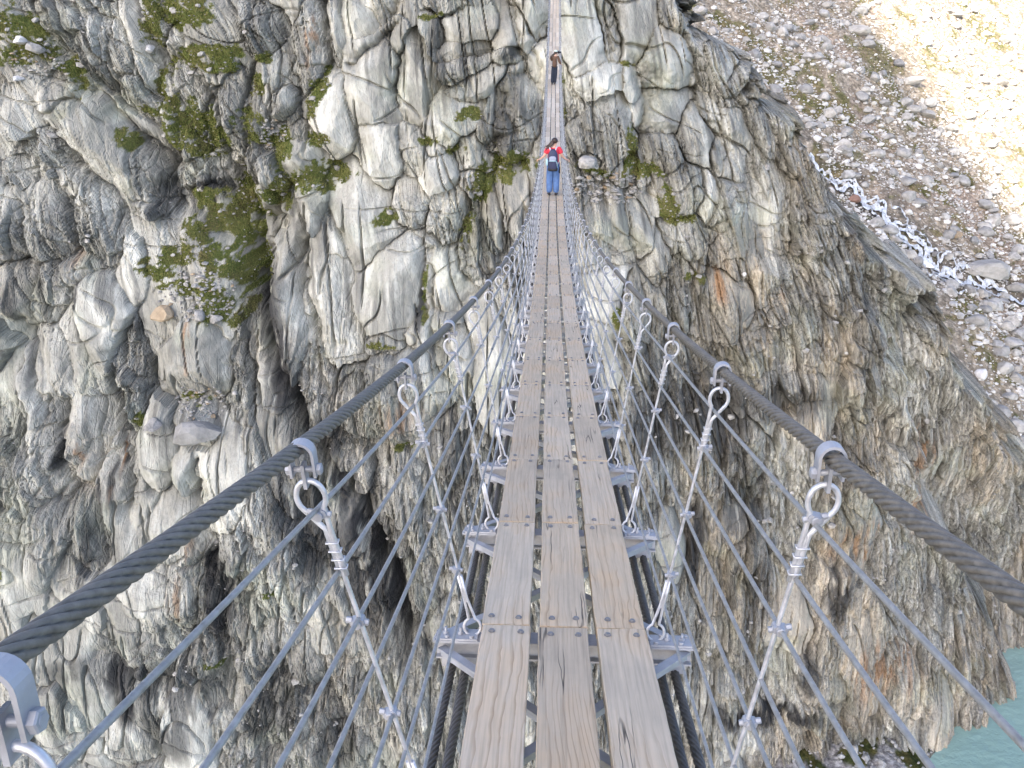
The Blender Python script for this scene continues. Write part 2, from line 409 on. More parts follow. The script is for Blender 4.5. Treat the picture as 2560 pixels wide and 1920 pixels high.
# gullies and creases: polyline (survey px), depth m, half width m, mode
gul = [([(335,0),(345,110),(350,250),(372,330),(385,430)],1.0,2.0,0),([(400,440),(470,520),(530,560)],1.2,1.2,0),([(528,500),(545,640),(558,740),(600,820),(650,920),(700,1010),(760,1100),(820,1200),(862,1330),(885,1420)],2.8,.62,0),
 ([(565,470),(572,540),(556,600),(543,700)],2.0,.7,0),([(1135,345),(1060,400),(1022,470),(1008,530)],1.6,1.0,0),([(1099,0),(1106,42),(1131,88),(1131,160)],1.3,.35,0),
 ([(856,0),(853,35),(814,105),(755,148)],1.2,.4,0),([(1340,760),(1400,860),(1450,1000),(1500,1140),(1520,1240)],1.1,1.3,0),([(1321,0),(1327,70),(1324,123)],1.0,.35,0),
 ([(640,540),(660,700),(700,850),(745,1000)],1.3,.4,0),([(932,540),(929,700),(950,760)],1.0,.3,0),([(134,116),(197,211),(267,288),(338,380),(366,457)],1.6,.7,0),
 ([(229,1428),(320,1480),(420,1500)],.9,.6,0),([(450,1180),(490,1368),(500,1500)],1.0,.5,0),([(432,1000),(430,1090)],1.4,.3,0),([(130,890),(140,1010),(145,1090)],1.5,.35,0),([(45,905),(50,990)],1.2,.3,0),
 ([(1131,158),(1180,230),(1190,320)],1.2,.6,0),([(690,0),(700,90),(705,160)],1.3,.4,0),([(500,400),(530,480),(560,500)],2.5,1.0,0),([(790,1000),(830,1120),(900,1240)],.9,.7,0),
 ([(1165,60),(1168,200)],.8,.4,0),([(1050,310),(1095,290),(1100,200)],1.3,.5,0),([(1395,150),(1390,330),(1420,420)],1.2,.5,0),([(1480,80),(1540,250),(1570,330)],1.,.4,0),([(1700,960),(1720,1100),(1690,1250)],1.8,.9,0),
 ([(1560,860),(1600,980),(1640,1120)],1.6,.8,0),([(20,700),(60,800),(90,900)],1.2,.5,0),([(240,880),(270,1010),(262,1120)],1.6,.5,0),([(610,1010),(660,1180),(720,1340),(790,1500)],1.1,.6,0)]
def polydist(P, x, z):
    best = np.full(x.shape, 99., F32); sd = np.full(x.shape, 99., F32)
    for (a, b) in zip(P[:-1], P[1:]):
        d = b-a; L2 = (d**2).sum()
        t = np.clip(((x-a[0])*d[0]+(z-a[1])*d[1])/L2, 0, 1)
        ex = x-(a[0]+t*d[0]); ez = z-(a[1]+t*d[1])
        r = np.sqrt(ex*ex+ez*ez); s = np.sign(d[0]*(z-a[1])-d[1]*(x-a[0]))
        c = r < best
        best = np.where(c, r, best).astype(F32); sd = np.where(c, s*r, sd).astype(F32)
    return best, sd
nw = fbm(X*.35, Z*.35, 4, 41)
gxw = X+nw*.8; gzw = Z+fbm(X*.3, Z*.3, 3, 47)*.8
for P, dep, hw, md in gul:
    P = atK(P); bb = (P.min(0)-9, P.max(0)+9)
    m = np.nonzero((X > bb[0][0]) & (X < bb[1][0]) & (Z > bb[0][1]) & (Z < bb[1][1]))[0]
    r, _ = polydist(P, gxw[m], gzw[m])
    H[m] -= dep*1.25*(.75*np.exp(-r/(hw*.75))+.3*np.exp(-(r/(hw*2.2))**2))
# inner rib of the promontory: rock right of this line lies further back
rib = atK([(1840,540),(1875,655),(1962,812),(1976,903),(1996,994),(1990,1060),(2070,1210),(2143,1350),(2190,1480)])
r, sd = polydist(rib, gxw, gzw)
m = (Z < rib[0][1]+3)
H -= np.where(m, 5.5*sstep(-.5, 1.1, sd)*sstep(rib[0][1]+3, rib[0][1]-8, Z)*np.exp(-np.clip(sd, 0, 50)/9), 0)
# undercut near the gorge floor
und = atK([(1560,1505),(1610,1522),(1631,1544),(1701,1550),(1768,1575),(1803,1568),(1880,1540)])
r, sd = polydist(und, gxw, gzw)
H -= 1.2*sstep(.2, -.9, sd*np.sign(1))*np.exp(-np.clip(r, 0, 50)/6)*((X > und[0][0]-1) & (X < und[-1][0]+1))

# levels 1..4: joints and foliation inside the slabs
def cells(a, b, seed, off, tilt, grv, gw, wa, wf):
    u = (U+fbm(U*wf, V*wf, 2, seed+50)*wa)/a; v = (V+fbm(U*wf, V*wf, 2, seed+60)*wa*1.6)/b
    e, rv, ox, oy = voronoi(u, v, seed, .85, _blk)
    # every block is a wedge: two faces that meet in an arris, the top leaning back
    g1 = (rv[..., 3]-.5)*2.2; g2 = (rv[..., 4]-.45)*1.4; g3 = (rv[..., 0]-.5)*2.4; g4 = (rv[..., 1]-.6)*1.4
    pl = np.minimum(g1*ox*a+g2*oy*b*.4, g3*ox*a+g4*oy*b*.4+(rv[..., 5]-.4)*.3*a)
    return (rv[..., 2]-.5)*2*off+pl*tilt-grv*np.exp(-(e*a/gw)**2)
Rg = .02+1.05*sstep(.14, .95, ROUGH+fbm(X*.1, Z*.1, 2, 91)*.45)
H += cells(2.1, 6.5, 1, .34, .5, .5, .08, .25, .15)*np.clip(Rg*1.1, .05, 2)
H += cells(.95, 3.2, 2, .22, .6, .26, .06, .1, .3)*np.clip(Rg*1.1-.03, .02, 2)
H += cells(.42, 1.4, 3, .13, .7, .10, .05, .04, .5)*np.clip(Rg-.03, .02, 2)
fol = 1-np.abs(perlin(U*1.5, V*.14, 61))*2
fol2 = 1-np.abs(perlin(U*3.4, V*.3, 63))*2
H += (.06*fol+.05*fol2)*np.clip(Rg-.05, .03, 2)
H += .22*fbm(X*.2, Z*.16, 2, 71)+.03*fbm(U*3.1, V*1.5, 3, 73)*(.2+Rg)
# open joints: long ones along the layering, a few across it
jm = sstep(-.15, .2, fbm(X*.13, Z*.13, 3, 75))
H -= .75*np.exp(-(perlin(U*.5, V*.06, 77)/.028)**2)*jm
H -= .6*np.exp(-(perlin(U*.3+V*.04, V*.13, 78)/.022)**2)*sstep(-.05, .25, fbm(X*.1, Z*.1, 2, 76))
H -= .42*np.exp(-(perlin(U*1.3, V*.11, 79)/.045)**2)*sstep(-.1, .25, fbm(X*.2, Z*.2, 2, 80))*np.clip(Rg*1.6, .1, 1)
H -= .35*np.exp(-(perlin(U*.16+V*.12, V*.33, 81)/.03)**2)*(1-jm)
# ledges in the rough ground
led = perlin(U*.25+V*.03, V*.42, 83)
H += .55*sstep(-.1, .12, led)*np.clip(Rg-.3, 0, 1)

# grass patches (survey px): x, y, rx, ry, lean
grass = [(30,70,50,45,0),(60,130,50,25,0),(310,30,22,60,0),(395,20,50,32,0),(330,200,18,50,0),(400,130,50,26,0),(470,130,36,30,0),(360,240,15,30,0),(410,290,56,36,0),(560,250,28,38,0),(560,110,20,11,0),(688,205,16,32,0),(618,310,18,42,0),(690,285,24,18,0),
 (588,440,28,26,0),(690,385,46,30,0),(640,410,30,22,0),(470,490,56,30,0),(395,560,46,28,0),(505,590,34,50,0),(440,640,60,18,0),(470,560,40,16,10),(335,585,36,16,0),(480,690,40,22,0),(420,880,25,12,0),(500,430,22,50,0),(430,440,40,16,0),
 (1125,335,46,22,-32),(1088,362,36,26,-35),(1060,395,26,52,-40),(1040,425,18,40,-30),(1030,445,15,48,-18),(1003,520,10,24,0),(925,290,20,9,0),(1022,235,28,10,15),(930,35,24,8,0),(975,308,26,7,0),(830,458,20,12,0),(1365,330,14,42,0),(1395,372,38,14,0),(1450,430,14,30,0),(1465,462,20,12,0),
 (1340,128,26,6,0),(1500,612,12,10,0),(1520,612,14,7,0),(5,1250,9,30,0),(590,1255,14,6,0),(330,1460,12,7,0),(470,1450,16,7,0),(860,985,24,10,0),(930,640,7,40,0),(1215,165,5,12,0),(1200,230,6,12,0),(1285,370,40,10,0),(1330,700,10,16,0),(820,745,26,8,0),(300,900,14,16,0),(352,620,26,10,0),(250,300,12,30,30),(150,160,14,34,35),(560,170,14,20,0),(300,250,10,26,30)]
GM = np.zeros(len(X), F32)
for (x, y, rx, ry, a) in grass:
    c, Mi, am, M = _slabmat((x, y, rx*1.2, ry*1.2, a)); Mi = Mi.astype(F32)
    R = max(np.linalg.norm(M[:, 0]), np.linalg.norm(M[:, 1]))*2+1
    ia = max(0, int((c[1]-R-gz[0])/STEP)); ib = min(nz, int((c[1]+R-gz[0])/STEP)+1)
    if ib <= ia: continue
    sl = slice(ia*nx, ib*nx)
    dx = wx[sl]-F32(c[0]); dz = wz[sl]-F32(c[1])
    q = np.sqrt((Mi[0, 0]*dx+Mi[0, 1]*dz)**2+(Mi[1, 0]*dx+Mi[1, 1]*dz)**2)
    GM[sl] = np.maximum(GM[sl], 1.25-q)
GMn = GM-.29+.85*fbm(U*.9, V*.7, 4, 101)+.45*fbm(U*3.2, V*2.4, 3, 103)
GRASS = sstep(.0, .14, GMn)*(GM > .02)
# turf fills the joints, lies back and softens the rock below it
Hs = H.reshape(nz, nx)
def blur(A, k):
    c = np.cumsum(np.pad(A, ((k+1, k), (0, 0)), mode='edge'), 0, dtype=np.float64); A = (c[2*k+1:]-c[:-2*k-1])/(2*k+1)
    c = np.cumsum(np.pad(A, ((0, 0), (k+1, k)), mode='edge'), 1, dtype=np.float64); return ((c[:, 2*k+1:]-c[:, :-2*k-1])/(2*k+1)).astype(F32)
HB = blur(blur(Hs, 3), 3).ravel()
H = np.where(GRASS > .01, H*(1-GRASS*.5)+(HB+.10*fbm(X*1.6, Z*1.6, 4, 111))*GRASS*.5, H)

# outer edge of the promontory: beyond it the rock turns away from the gorge
edge_px = [(1690,-60),(1705,0),(1750,53),(1782,110),(1863,163),(1920,228),(2004,312),(2063,431),(2095,520),(2150,600),(2225,668),(2311,735),(2384,828),(2401,890),(2421,950),(2480,1020),(2520,1085),(2560,1150),(2600,1215),(2640,1330),(2670,1500),(2650,1650),(2630,1760),(2600,1990)]
ep = np.array(edge_px, float); EP = at(ep[:, 0], ep[:, 1])[:, [0, 2]]
_ex = X+fbm(X*.3, Z*.3, 5, 121, .55)*1.7; _ez = Z+fbm(X*.3, Z*.3, 5, 127, .55)*1.7
r, sd = polydist(EP, _ex.astype(F32), _ez.astype(F32))
dE = sd                       # > 0 beyond the edge
RR = 1.7
t = np.clip(dE+RR*.42, 0, 6)
back = np.where(t < RR, 15*t*t/(2*RR), 15*(t-RR/2))
YF = YB-H*(1-.35*sstep(-.4, 1.0, dE))+back
keep = (dE < 1.2).reshape(nz, nx)

# colour of the bare rock -------------------------------------------------
def lerp(a, b, t): return a*(1-t[:, None])+b*t[:, None]
C = lambda *c: np.array(c, F32)[None, :]
n1 = sstep(-.35, .45, fbm(X*.16, Z*.10, 4, 131)); n2 = sstep(-.2, .5, fbm(U*.9, V*.25, 4, 137)); n3 = sstep(-.3, .6, fbm(X*.07, Z*.07, 3, 141))
col = lerp(C(.325, .32, .288), C(.47, .465, .425), n1)
warm = sstep(-.05, .55, fbm(X*.10+3, Z*.09, 3, 151)+np.where(X > 12, .12, -.22)+sstep(-30, -52, Z)*.12)
col = lerp(col, C(.42, .355, .27), warm*(.3+.4*sstep(4, 22, X))*(.5+.5*n2))
col = lerp(col, C(.33, .35, .27), sstep(.15, .6, fbm(X*.2, Z*.2, 3, 157))*.35)         # greenish lichen film
col *= (.78+.34*n2)[:, None]
tone = RNG.uniform(.84, 1.12, len(seeds)).astype(F32); col *= tone[ci][:, None]
# mineral streaks: thin dark lines following the layering, where the water runs
stk = sstep(.16, .5, perlin(U*1.9, V*.12, 161))*sstep(-.1, .35, fbm(X*.14, Z*.11, 3, 163))
stk2 = sstep(.1, .42, perlin(U*4.4, V*.3, 167))*sstep(-.25, .3, fbm(X*.2, Z*.12, 3, 169))
DK = np.clip(.5*stk+.32*stk2*(.25+.75*Rg), 0, 1)
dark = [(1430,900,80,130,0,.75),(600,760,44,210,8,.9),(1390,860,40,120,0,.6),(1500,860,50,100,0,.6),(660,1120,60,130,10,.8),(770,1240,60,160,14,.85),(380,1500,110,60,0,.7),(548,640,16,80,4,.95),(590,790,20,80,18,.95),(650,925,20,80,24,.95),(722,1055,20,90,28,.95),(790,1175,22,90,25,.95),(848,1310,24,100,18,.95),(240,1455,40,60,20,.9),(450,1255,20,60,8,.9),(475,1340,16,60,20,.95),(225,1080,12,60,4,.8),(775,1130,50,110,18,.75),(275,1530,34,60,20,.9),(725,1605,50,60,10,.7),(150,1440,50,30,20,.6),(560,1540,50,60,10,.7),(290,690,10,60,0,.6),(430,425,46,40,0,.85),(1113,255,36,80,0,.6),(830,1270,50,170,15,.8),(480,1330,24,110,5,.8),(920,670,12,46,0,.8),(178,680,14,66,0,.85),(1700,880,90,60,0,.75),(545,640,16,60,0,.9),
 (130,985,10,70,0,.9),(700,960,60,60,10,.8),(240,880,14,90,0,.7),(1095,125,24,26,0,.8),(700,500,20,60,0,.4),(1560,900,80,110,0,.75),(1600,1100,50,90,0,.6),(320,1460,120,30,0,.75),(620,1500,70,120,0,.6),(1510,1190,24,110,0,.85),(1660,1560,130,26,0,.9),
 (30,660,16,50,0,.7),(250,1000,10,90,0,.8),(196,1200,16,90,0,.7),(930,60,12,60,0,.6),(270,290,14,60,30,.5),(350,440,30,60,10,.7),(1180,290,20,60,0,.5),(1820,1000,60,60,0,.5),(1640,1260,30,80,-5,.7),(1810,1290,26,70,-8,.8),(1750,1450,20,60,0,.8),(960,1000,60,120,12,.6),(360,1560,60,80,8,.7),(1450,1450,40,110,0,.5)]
for (x, y, rx, ry, a, k) in dark:  # water stains, plus shade painted along the left cleft and the undercut
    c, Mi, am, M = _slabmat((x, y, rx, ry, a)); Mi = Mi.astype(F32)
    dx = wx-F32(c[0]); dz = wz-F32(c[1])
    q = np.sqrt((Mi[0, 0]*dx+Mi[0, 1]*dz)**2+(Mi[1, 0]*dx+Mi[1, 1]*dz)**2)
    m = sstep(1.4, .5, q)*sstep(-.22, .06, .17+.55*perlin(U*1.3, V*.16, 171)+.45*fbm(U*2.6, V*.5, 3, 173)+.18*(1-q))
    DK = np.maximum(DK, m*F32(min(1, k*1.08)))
# thin dark lines painted along the layering to imitate shaded fissures
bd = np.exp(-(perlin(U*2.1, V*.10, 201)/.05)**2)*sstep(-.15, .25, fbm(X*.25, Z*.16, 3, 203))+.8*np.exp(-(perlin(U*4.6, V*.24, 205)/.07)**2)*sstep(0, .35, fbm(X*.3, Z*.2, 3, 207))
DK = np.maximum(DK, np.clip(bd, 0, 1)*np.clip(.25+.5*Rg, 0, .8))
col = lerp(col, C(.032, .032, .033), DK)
rust = [(665,90,14,62,4,.9),(410,755,9,60,0,.7),(1560,625,14,46,0,.8),(1840,1190,60,60,0,.6),(2020,1000,44,60,10,.7),(1900,1440,90,70,0,.6),(1880,1180,16,70,-12,.9),(1700,650,10,50,12,.5),(175,960,8,60,0,.6),(160,560,30,30,0,.3),(1015,330,10,30,0,.4),(1990,1120,50,80,-5,.5),(395,1190,14,50,0,.5),(1560,140,8,20,0,.7),(380,1300,20,60,0,.4),(860,880,40,50,0,.35),(250,1010,10,60,0,.6)]
for (x, y, rx, ry, a, k) in rust:
    c, Mi, am, M = _slabmat((x, y, rx, ry, a)); Mi = Mi.astype(F32)
    dx = wx-F32(c[0]); dz = wz-F32(c[1])
    q = np.sqrt((Mi[0, 0]*dx+Mi[0, 1]*dz)**2+(Mi[1, 0]*dx+Mi[1, 1]*dz)**2)
    m = sstep(1.2, .3, q)*sstep(-.15, .4, fbm(U*1.8, V*.25, 4, 181)+.15*(1-q))
    col = lerp(col, C(.33, .17, .07), m*F32(k))
gcol = lerp(C(.095, .115, .03), C(.155, .155, .05), sstep(-.4, .5, fbm(X*.5, Z*.5, 4, 191)))
gcol = lerp(gcol, C(.13, .10, .05), sstep(.1, .6, fbm(X*.35+9, Z*.35, 3, 193))*.6)
col *= C(1.0, .99, .925)
col = lerp(col, gcol, GRASS)
P3 = np.stack([X, YF, Z], 1)
idx = np.arange(nz*nx).reshape(nz, nx)
fk = keep[:-1, :-1] & keep[1:, :-1] & keep[:-1, 1:] & keep[1:, 1:]
Fq = np.stack([idx[:-1, :-1], idx[:-1, 1:], idx[1:, 1:], idx[1:, :-1]], -1)[fk]
used = np.zeros(nz*nx, bool); used[Fq.ravel()] = True
rm = np.cumsum(used)-1

t = NT('rock')
at_ = t.n('Attribute', attribute_name='rockcol').outputs['Color']
ga = t.n('Attribute', attribute_name='turf').outputs['Fac']
g = t.n('TexCoord').outputs['Object']
gm = t.mapping(t.n('Attribute', attribute_name='layer').outputs['Vector'], (1, 1, .24))
f1 = t.noise(gm, 4.5, 6, .62); f2 = t.noise(gm, 13., 5, .65); f3 = t.noise(g, 1.1, 6, .6)
c0 = t.mix(1.0, at_, t.ramp(f1, [(.30, (.50,)*3), (.45, (.95,)*3), (.65, (1.2,)*3)]), 'MULTIPLY')
ra_ = t.n('Attribute', attribute_name='roughness_zone').outputs['Fac']
c0 = t.mix(t.math('ADD', t.math('MULTIPLY', ra_, .7), .4, True), at_, c0)
c1 = t.mix(t.math('ADD', t.math('MULTIPLY', ra_, .65), .3, True), c0, t.ramp(f2, [(.32, (.52,)*3), (.48, (1.0,)*3), (.75, (1.22,)*3)]), 'MULTIPLY')
crack = t.n('TexVoronoi', {'Vector': t.mapping(gm, (1.3, .1, 1)), 'Scale': 1.5}, feature='DISTANCE_TO_EDGE').outputs['Distance']
t.set(Base_Color=c1, Roughness=.85)
h = t.math('ADD', t.math('ADD', t.math('MULTIPLY', f1, .6), t.math('MULTIPLY', f2, .35)), t.math('MULTIPLY', t.ramp(crack, [(.0, (0,)*3), (.05, (1,)*3)]), .3))
h = t.math('MULTIPLY', h, t.math('ADD', t.math('MULTIPLY', ra_, .9), .25))
# small broken facets
gw = t.n('VectorMath', {0: gm, 1: t.n('VectorMath', {0: t.n('TexNoise', {'Vector': gm, 'Scale': 2.2, 'Detail': 2.}).outputs['Color'], 1: (.25, .0, .25)}, operation='MULTIPLY').outputs[0]}, operation='ADD').outputs[0]
fa = t.n('TexVoronoi', {'Vector': t.mapping(gw, (2.6, .01, 3.4)), 'Scale': 1.0}, distance='CHEBYCHEV').outputs['Color']
fb = t.n('TexVoronoi', {'Vector': t.mapping(gw, (6.5, .01, 8.5)), 'Scale': 1.0}, distance='CHEBYCHEV').outputs['Color']
sa = t.n('SeparateColor', {'Color': fa}).outputs; sb_ = t.n('SeparateColor', {'Color': fb}).outputs
fh = t.math('ADD', t.math('MULTIPLY', sa[0], .55), t.math('MULTIPLY', sb_[0], .3))
h = t.math('ADD', h, t.math('MULTIPLY', fh, t.math('ADD', t.math('MULTIPLY', ra_, .6), .04)))
tv = t.ramp(t.math('ADD', t.math('MULTIPLY', sa[1], .55), t.math('MULTIPLY', sb_[1], .45)), [(.15, (.74,)*3), (.5, (1.0,)*3), (.85, (1.18,)*3)])
c1 = t.mix(t.math('ADD', t.math('MULTIPLY', ra_, .7), .15, True), c1, t.mix(1.0, c1, tv, 'MULTIPLY'))
t.set(Base_Color=c1)
t.set(Normal=t.bump(h, 1.0, .3))
t.p.inputs['Specular IOR Level'].default_value = .25
M_ROCK = t.m
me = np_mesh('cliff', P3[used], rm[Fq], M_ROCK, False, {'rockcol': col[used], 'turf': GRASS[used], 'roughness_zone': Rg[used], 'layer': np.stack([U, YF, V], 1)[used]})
cliff = tag(obj('cliff', me), 'tall grey gneiss cliff with turf ledges and dark water stains across the gorge', 'cliff', kind='structure')

# pixel lookup of the finished cliff, to set loose things on it
_qx, _qy, _qd = project(P3)
_vis = used & (_qd > 1) & (_qx > -150) & (_qx < 2700) & (_qy > -60) & (_qy < 2050)
_vi = np.nonzero(_vis)[0]
_o = np.argsort(-_qd[_vi], kind='stable'); _vi = _vi[_o]
LUT = np.full((540, 720), -1, np.int64)
LUT[np.clip(((_qy[_vi]+60)/4).astype(int), 0, 539), np.clip(((_qx[_vi]+150)/4).astype(int), 0, 719)] = _vi
Yg = YF.reshape(nz, nx)
def cliff_at(px, py):
    """vertex index of the cliff at a photo pixel, or -1"""
    i = int((py+60)/4); j = int((px+150)/4)
    for r in range(0, 5):
        s = LUT[max(0, i-r):i+r+1, max(0, j-r):j+r+1].ravel(); s = s[s >= 0]
        if len(s): return int(s[np.argmin(_qd[s])])
    return -1
# ------------------------------------------------------------------ scree slope beyond the promontory
SB_, SC_ = .57, -.35
def scree_z(x, y): return ZLAKE+SB_*(y-81)+SC_*(x-57)
def scree_at(px, py):
    d = ray(px, py)
    # z = zl + b(y-81) + c(x-57)
    k = (scree_z(CAM[0], CAM[1])-CAM[2])/(d[:, 2]-SB_*d[:, 1]-SC_*d[:, 0])
    return CAM+d*k[:, None]
sx = np.arange(-30, 190, .42); sy = np.arange(64, 330, .42)
SX, SY = np.meshgrid(sx, sy); snz, snx = SX.shape
x = SX.ravel().astype(F32); y = SY.ravel().astype(F32)
z0 = scree_z(x, y)
hz = .9*fbm(x*.05, y*.05, 3, 201)*1.6+.35*fbm(x*.25, y*.25, 3, 203)
for sc, am, sd in ((2.3, .3, 211), (1.2, .22, 213)):
    e, rv, ox, oy = voronoi(x/sc, y/sc, sd)
    on = (rv[..., 2] > (.75 if sc > 2 else .6))*(rv[..., 3]*.8+.3)
    hz += am*on*np.sqrt(np.clip(1-(ox*ox+oy*oy)*4.5, 0, 1))
gp = [(1745,215,95,30,24),(1660,165,60,26,30),(1640,110,40,20,30),(1620,70,60,20,20),(1540,25,70,22,10),(1800,255,60,14,22),(1720,130,40,12,25),(2085,662,50,16,25),(2130,700,50,18,10),(2050,690,20,30,0),(2170,820,50,20,25),(2150,840,60,14,-10),(1890,310,40,12,30),(2000,410,60,14,30),(2100,480,50,14,30),(2060,350,30,12,30),(1780,330,60,14,28),(1990,250,50,10,35),(2190,560,30,14,10)]
def P2(px, py): return scree_at(np.array([px])*K, np.array([py])*K)[0][:2]
SG_ = np.zeros(len(x), F32)
swx = x+fbm(x*.12, y*.12, 4, 221)*5; swy = y+fbm(x*.12, y*.12, 4, 223)*5
for (a, b, rx, ry, an) in gp:
    c = P2(a, b); ca, sa = math.cos(math.radians(an)), math.sin(math.radians(an))
    M = np.stack([P2(a+rx*ca, b+rx*sa)-c, P2(a-ry*sa, b+ry*ca)-c], 1); Mi = np.linalg.inv(M)
    dx = swx-c[0]; dy = swy-c[1]
    q = np.sqrt((Mi[0, 0]*dx+Mi[0, 1]*dy)**2+(Mi[1, 0]*dx+Mi[1, 1]*dy)**2)
    SG_ = np.maximum(SG_, 1.2-q)
sgr = sstep(.1, .5, SG_+.6*fbm(x*.35, y*.35, 4, 227)-.05)
sgr = np.maximum(sgr,   .7*sstep(.22, .5, fbm(x*.09, y*.09, 5, 229)))
stream_px = [(1738,335),(1775,362),(1812,390),(1850,416),(1885,448),(1920,478),(1960,515),(2000,556),(2030,576),(2075,592),(2110,600),(2165,612),(2230,640)]
SP = np.array([P2(a, b) for a, b in stream_px])
_, _sd = polydist(SP, x, y)
_ds = np.abs(_sd)
hz -= .9*np.exp(-(_ds/2.2)**2)
wet = np.exp(-(_ds/6.0)**2)*sstep(-.55, .15, fbm(x*.3, y*.3, 3, 231))
sp1 = sstep(-.1, .4, fbm(x*.9, y*.9, 3, 233))
scol = lerp(C(.27, .225, .165), C(.45, .385, .295), sp1)
scol = lerp(scol, C(.34, .25, .19), sstep(.0, .6, fbm(x*.06, y*.06, 3, 237))*.45)
sg2 = lerp(C(.11, .105, .035), C(.20, .155, .075), sstep(-.3, .4, fbm(x*.4, y*.4, 3, 239)))
scol = lerp(scol, sg2, sgr*.85)
scol = lerp(scol, C(.085, .08, .072), wet*.75)
def nearest_scree_z(px, py):
    j = np.clip(np.round((np.asarray(px)-sx[0])/.42).astype(int), 0, snx-1); i = np.clip(np.round((np.asarray(py)-sy[0])/.42).astype(int), 0, snz-1)
    return (z0+hz)[i*snx+j]
t = NT('scree_ground')
at_ = t.n('Attribute', attribute_name='rockcol').outputs['Color']; g = t.n('TexCoord').outputs['Object']
f1 = t.noise(g, 1.6, 6, .7); f2 = t.n('TexVoronoi', {'Vector': g, 'Scale': 2.3, 'Randomness': 1.0}).outputs['Color']
c1 = t.mix(.9, at_, t.ramp(f1, [(.3, (.5,)*3), (.5, (.95,)*3), (.62, (1.3,)*3), (.72, (1.6,)*3)]), 'MULTIPLY')
c2 = t.mix(.55, c1, t.ramp(t.n('SeparateColor', {'Color': f2}).outputs[0], [(.0, (.55,)*3), (.6, (1.0,)*3), (.85, (1.3,)*3), (1, (1.9,)*3)]), 'MULTIPLY')
t.set(Base_Color=c2, Roughness=.95, Normal=t.bump(t.noise(g, 2.2, 5, .7), 1.0, .5)); t.p.inputs['Specular IOR Level'].default_value = .1
ii = np.arange(snz*snx).reshape(snz, snx)
SF = np.stack([ii[:-1, :-1], ii[:-1, 1:], ii[1:, 1:], ii[1:, :-1]], -1).reshape(-1, 4)
ok = (z0+hz > ZLAKE-6)[SF].any(1); SF = SF[ok]
u_ = np.zeros(snz*snx, bool); u_[SF.ravel()] = True; rm2 = np.cumsum(u_)-1
SV = np.stack([x, y, z0+hz], 1)
tag(obj('scree_slope', np_mesh('scree_slope', SV[u_], rm2[SF], t.m, True, {'rockcol': scol[u_]})), 'broad boulder strewn scree slope behind the cliff, its top in sun', 'slope', kind='structure')

# ------------------------------------------------------------------ stream: braided white water down the scree
def ribbon(P, W):
    V = []; Fc = []
    for i, p in enumerate(P):
        tdir = P[min(i+1, len(P)-1)]-P[max(i-1, 0)]; nrm = np.array([-tdir[1], tdir[0]])/np.linalg.norm(tdir)
        for k in range(5):
            q = p+nrm*W[i]*(k/4-.5)
            V.append((q[0], q[1], nearest_scree_z(q[0], q[1])+.55+.10*math.sin(k*1.9+i*1.3)+.05*random.random()))
        if i:
            for k in range(4): Fc.append(((i-1)*5+k, (i-1)*5+k+1, i*5+k+1, i*5+k))
    return V, Fc
def densify(P, n=14):
    o = []
    for a, b in zip(P[:-1], P[1:]):
        for k in range(n): o.append(a+(b-a)*k/n)
    return np.array(o+[P[-1]])
SPd = densify(SP)
V = []; Fc = []
for br, (off, wd, a0, a1) in enumerate([(0, 1.7, 0, 1.), (.9, 1.0, .05, .9), (1.6, .7, .12, .78), (-1.2, .7, .3, .95), (2.8, .45, .38, .7), (-2.3, .45, .45, .8), (-3.2, .3, .55, .75)]):
    Pb = SPd[int(a0*len(SPd)):int(a1*len(SPd))].copy(); s = np.arange(len(Pb))
    td = np.gradient(Pb, axis=0); nn = np.stack([-td[:, 1], td[:, 0]], 1); nn /= np.linalg.norm(nn, axis=1)[:, None]
    wob = fbm(s*.09+br*7, s*0+br*3.3, 3, 241)*1.6
    Pb = Pb+nn*(off+wob)[:, None]
    W = wd*(.55+.7*np.abs(fbm(s*.16+br*5, s*0+br, 3, 243)))*np.clip(np.minimum(s, len(s)-1-s)/5, .15, 1)*.62
    v, f = ribbon(Pb, W); b = len(V); V += v; Fc += [tuple(b+i for i in q) for q in f]
t = NT('white_water'); g = t.n('TexCoord').outputs['Object']
t.set(Base_Color=t.ramp(t.noise(g, 1.6, 6, .7), [(.36, (.28, .30, .31)), (.55, (.62, .64, .65))]), Roughness=.35, Normal=t.bump(t.noise(g, 3., 4), .8, .2))
tag(obj('stream', np_mesh('stream', V, Fc, t.m)), 'white foaming stream running down the dark wet scree', 'stream', kind='structure')

# ------------------------------------------------------------------ lake and gravel shore
lx = np.linspace(-90, 230, 60); ly = np.linspace(-20, 130, 40)
LX, LY = np.meshgrid(lx, ly); li = np.arange(LX.size).reshape(LX.shape)
t = NT('glacier_water'); g = t.n('TexCoord').outputs['Object']
wv = t.math('ADD', t.noise(t.mapping(g, (1, 1.7, 1)), .55, 4), t.math('MULTIPLY', t.noise(g, 2.2, 3), .35))
t.set(Base_Color=t.ramp(t.noise(g, .08, 4), [(.35, (.21, .315, .26)), (.65, (.275, .38, .315))]), Roughness=.38, Normal=t.bump(wv, .6, .3))
tag(obj('lake', np_mesh('lake', np.stack([LX.ravel(), LY.ravel(), np.full(LX.size, ZLAKE)], 1), np.stack([li[:-1, :-1], li[:-1, 1:], li[1:, 1:], li[1:, :-1]], -1).reshape(-1, 4), t.m)), 'milky turquoise glacier lake at the foot of the cliff', 'lake', kind='structure')

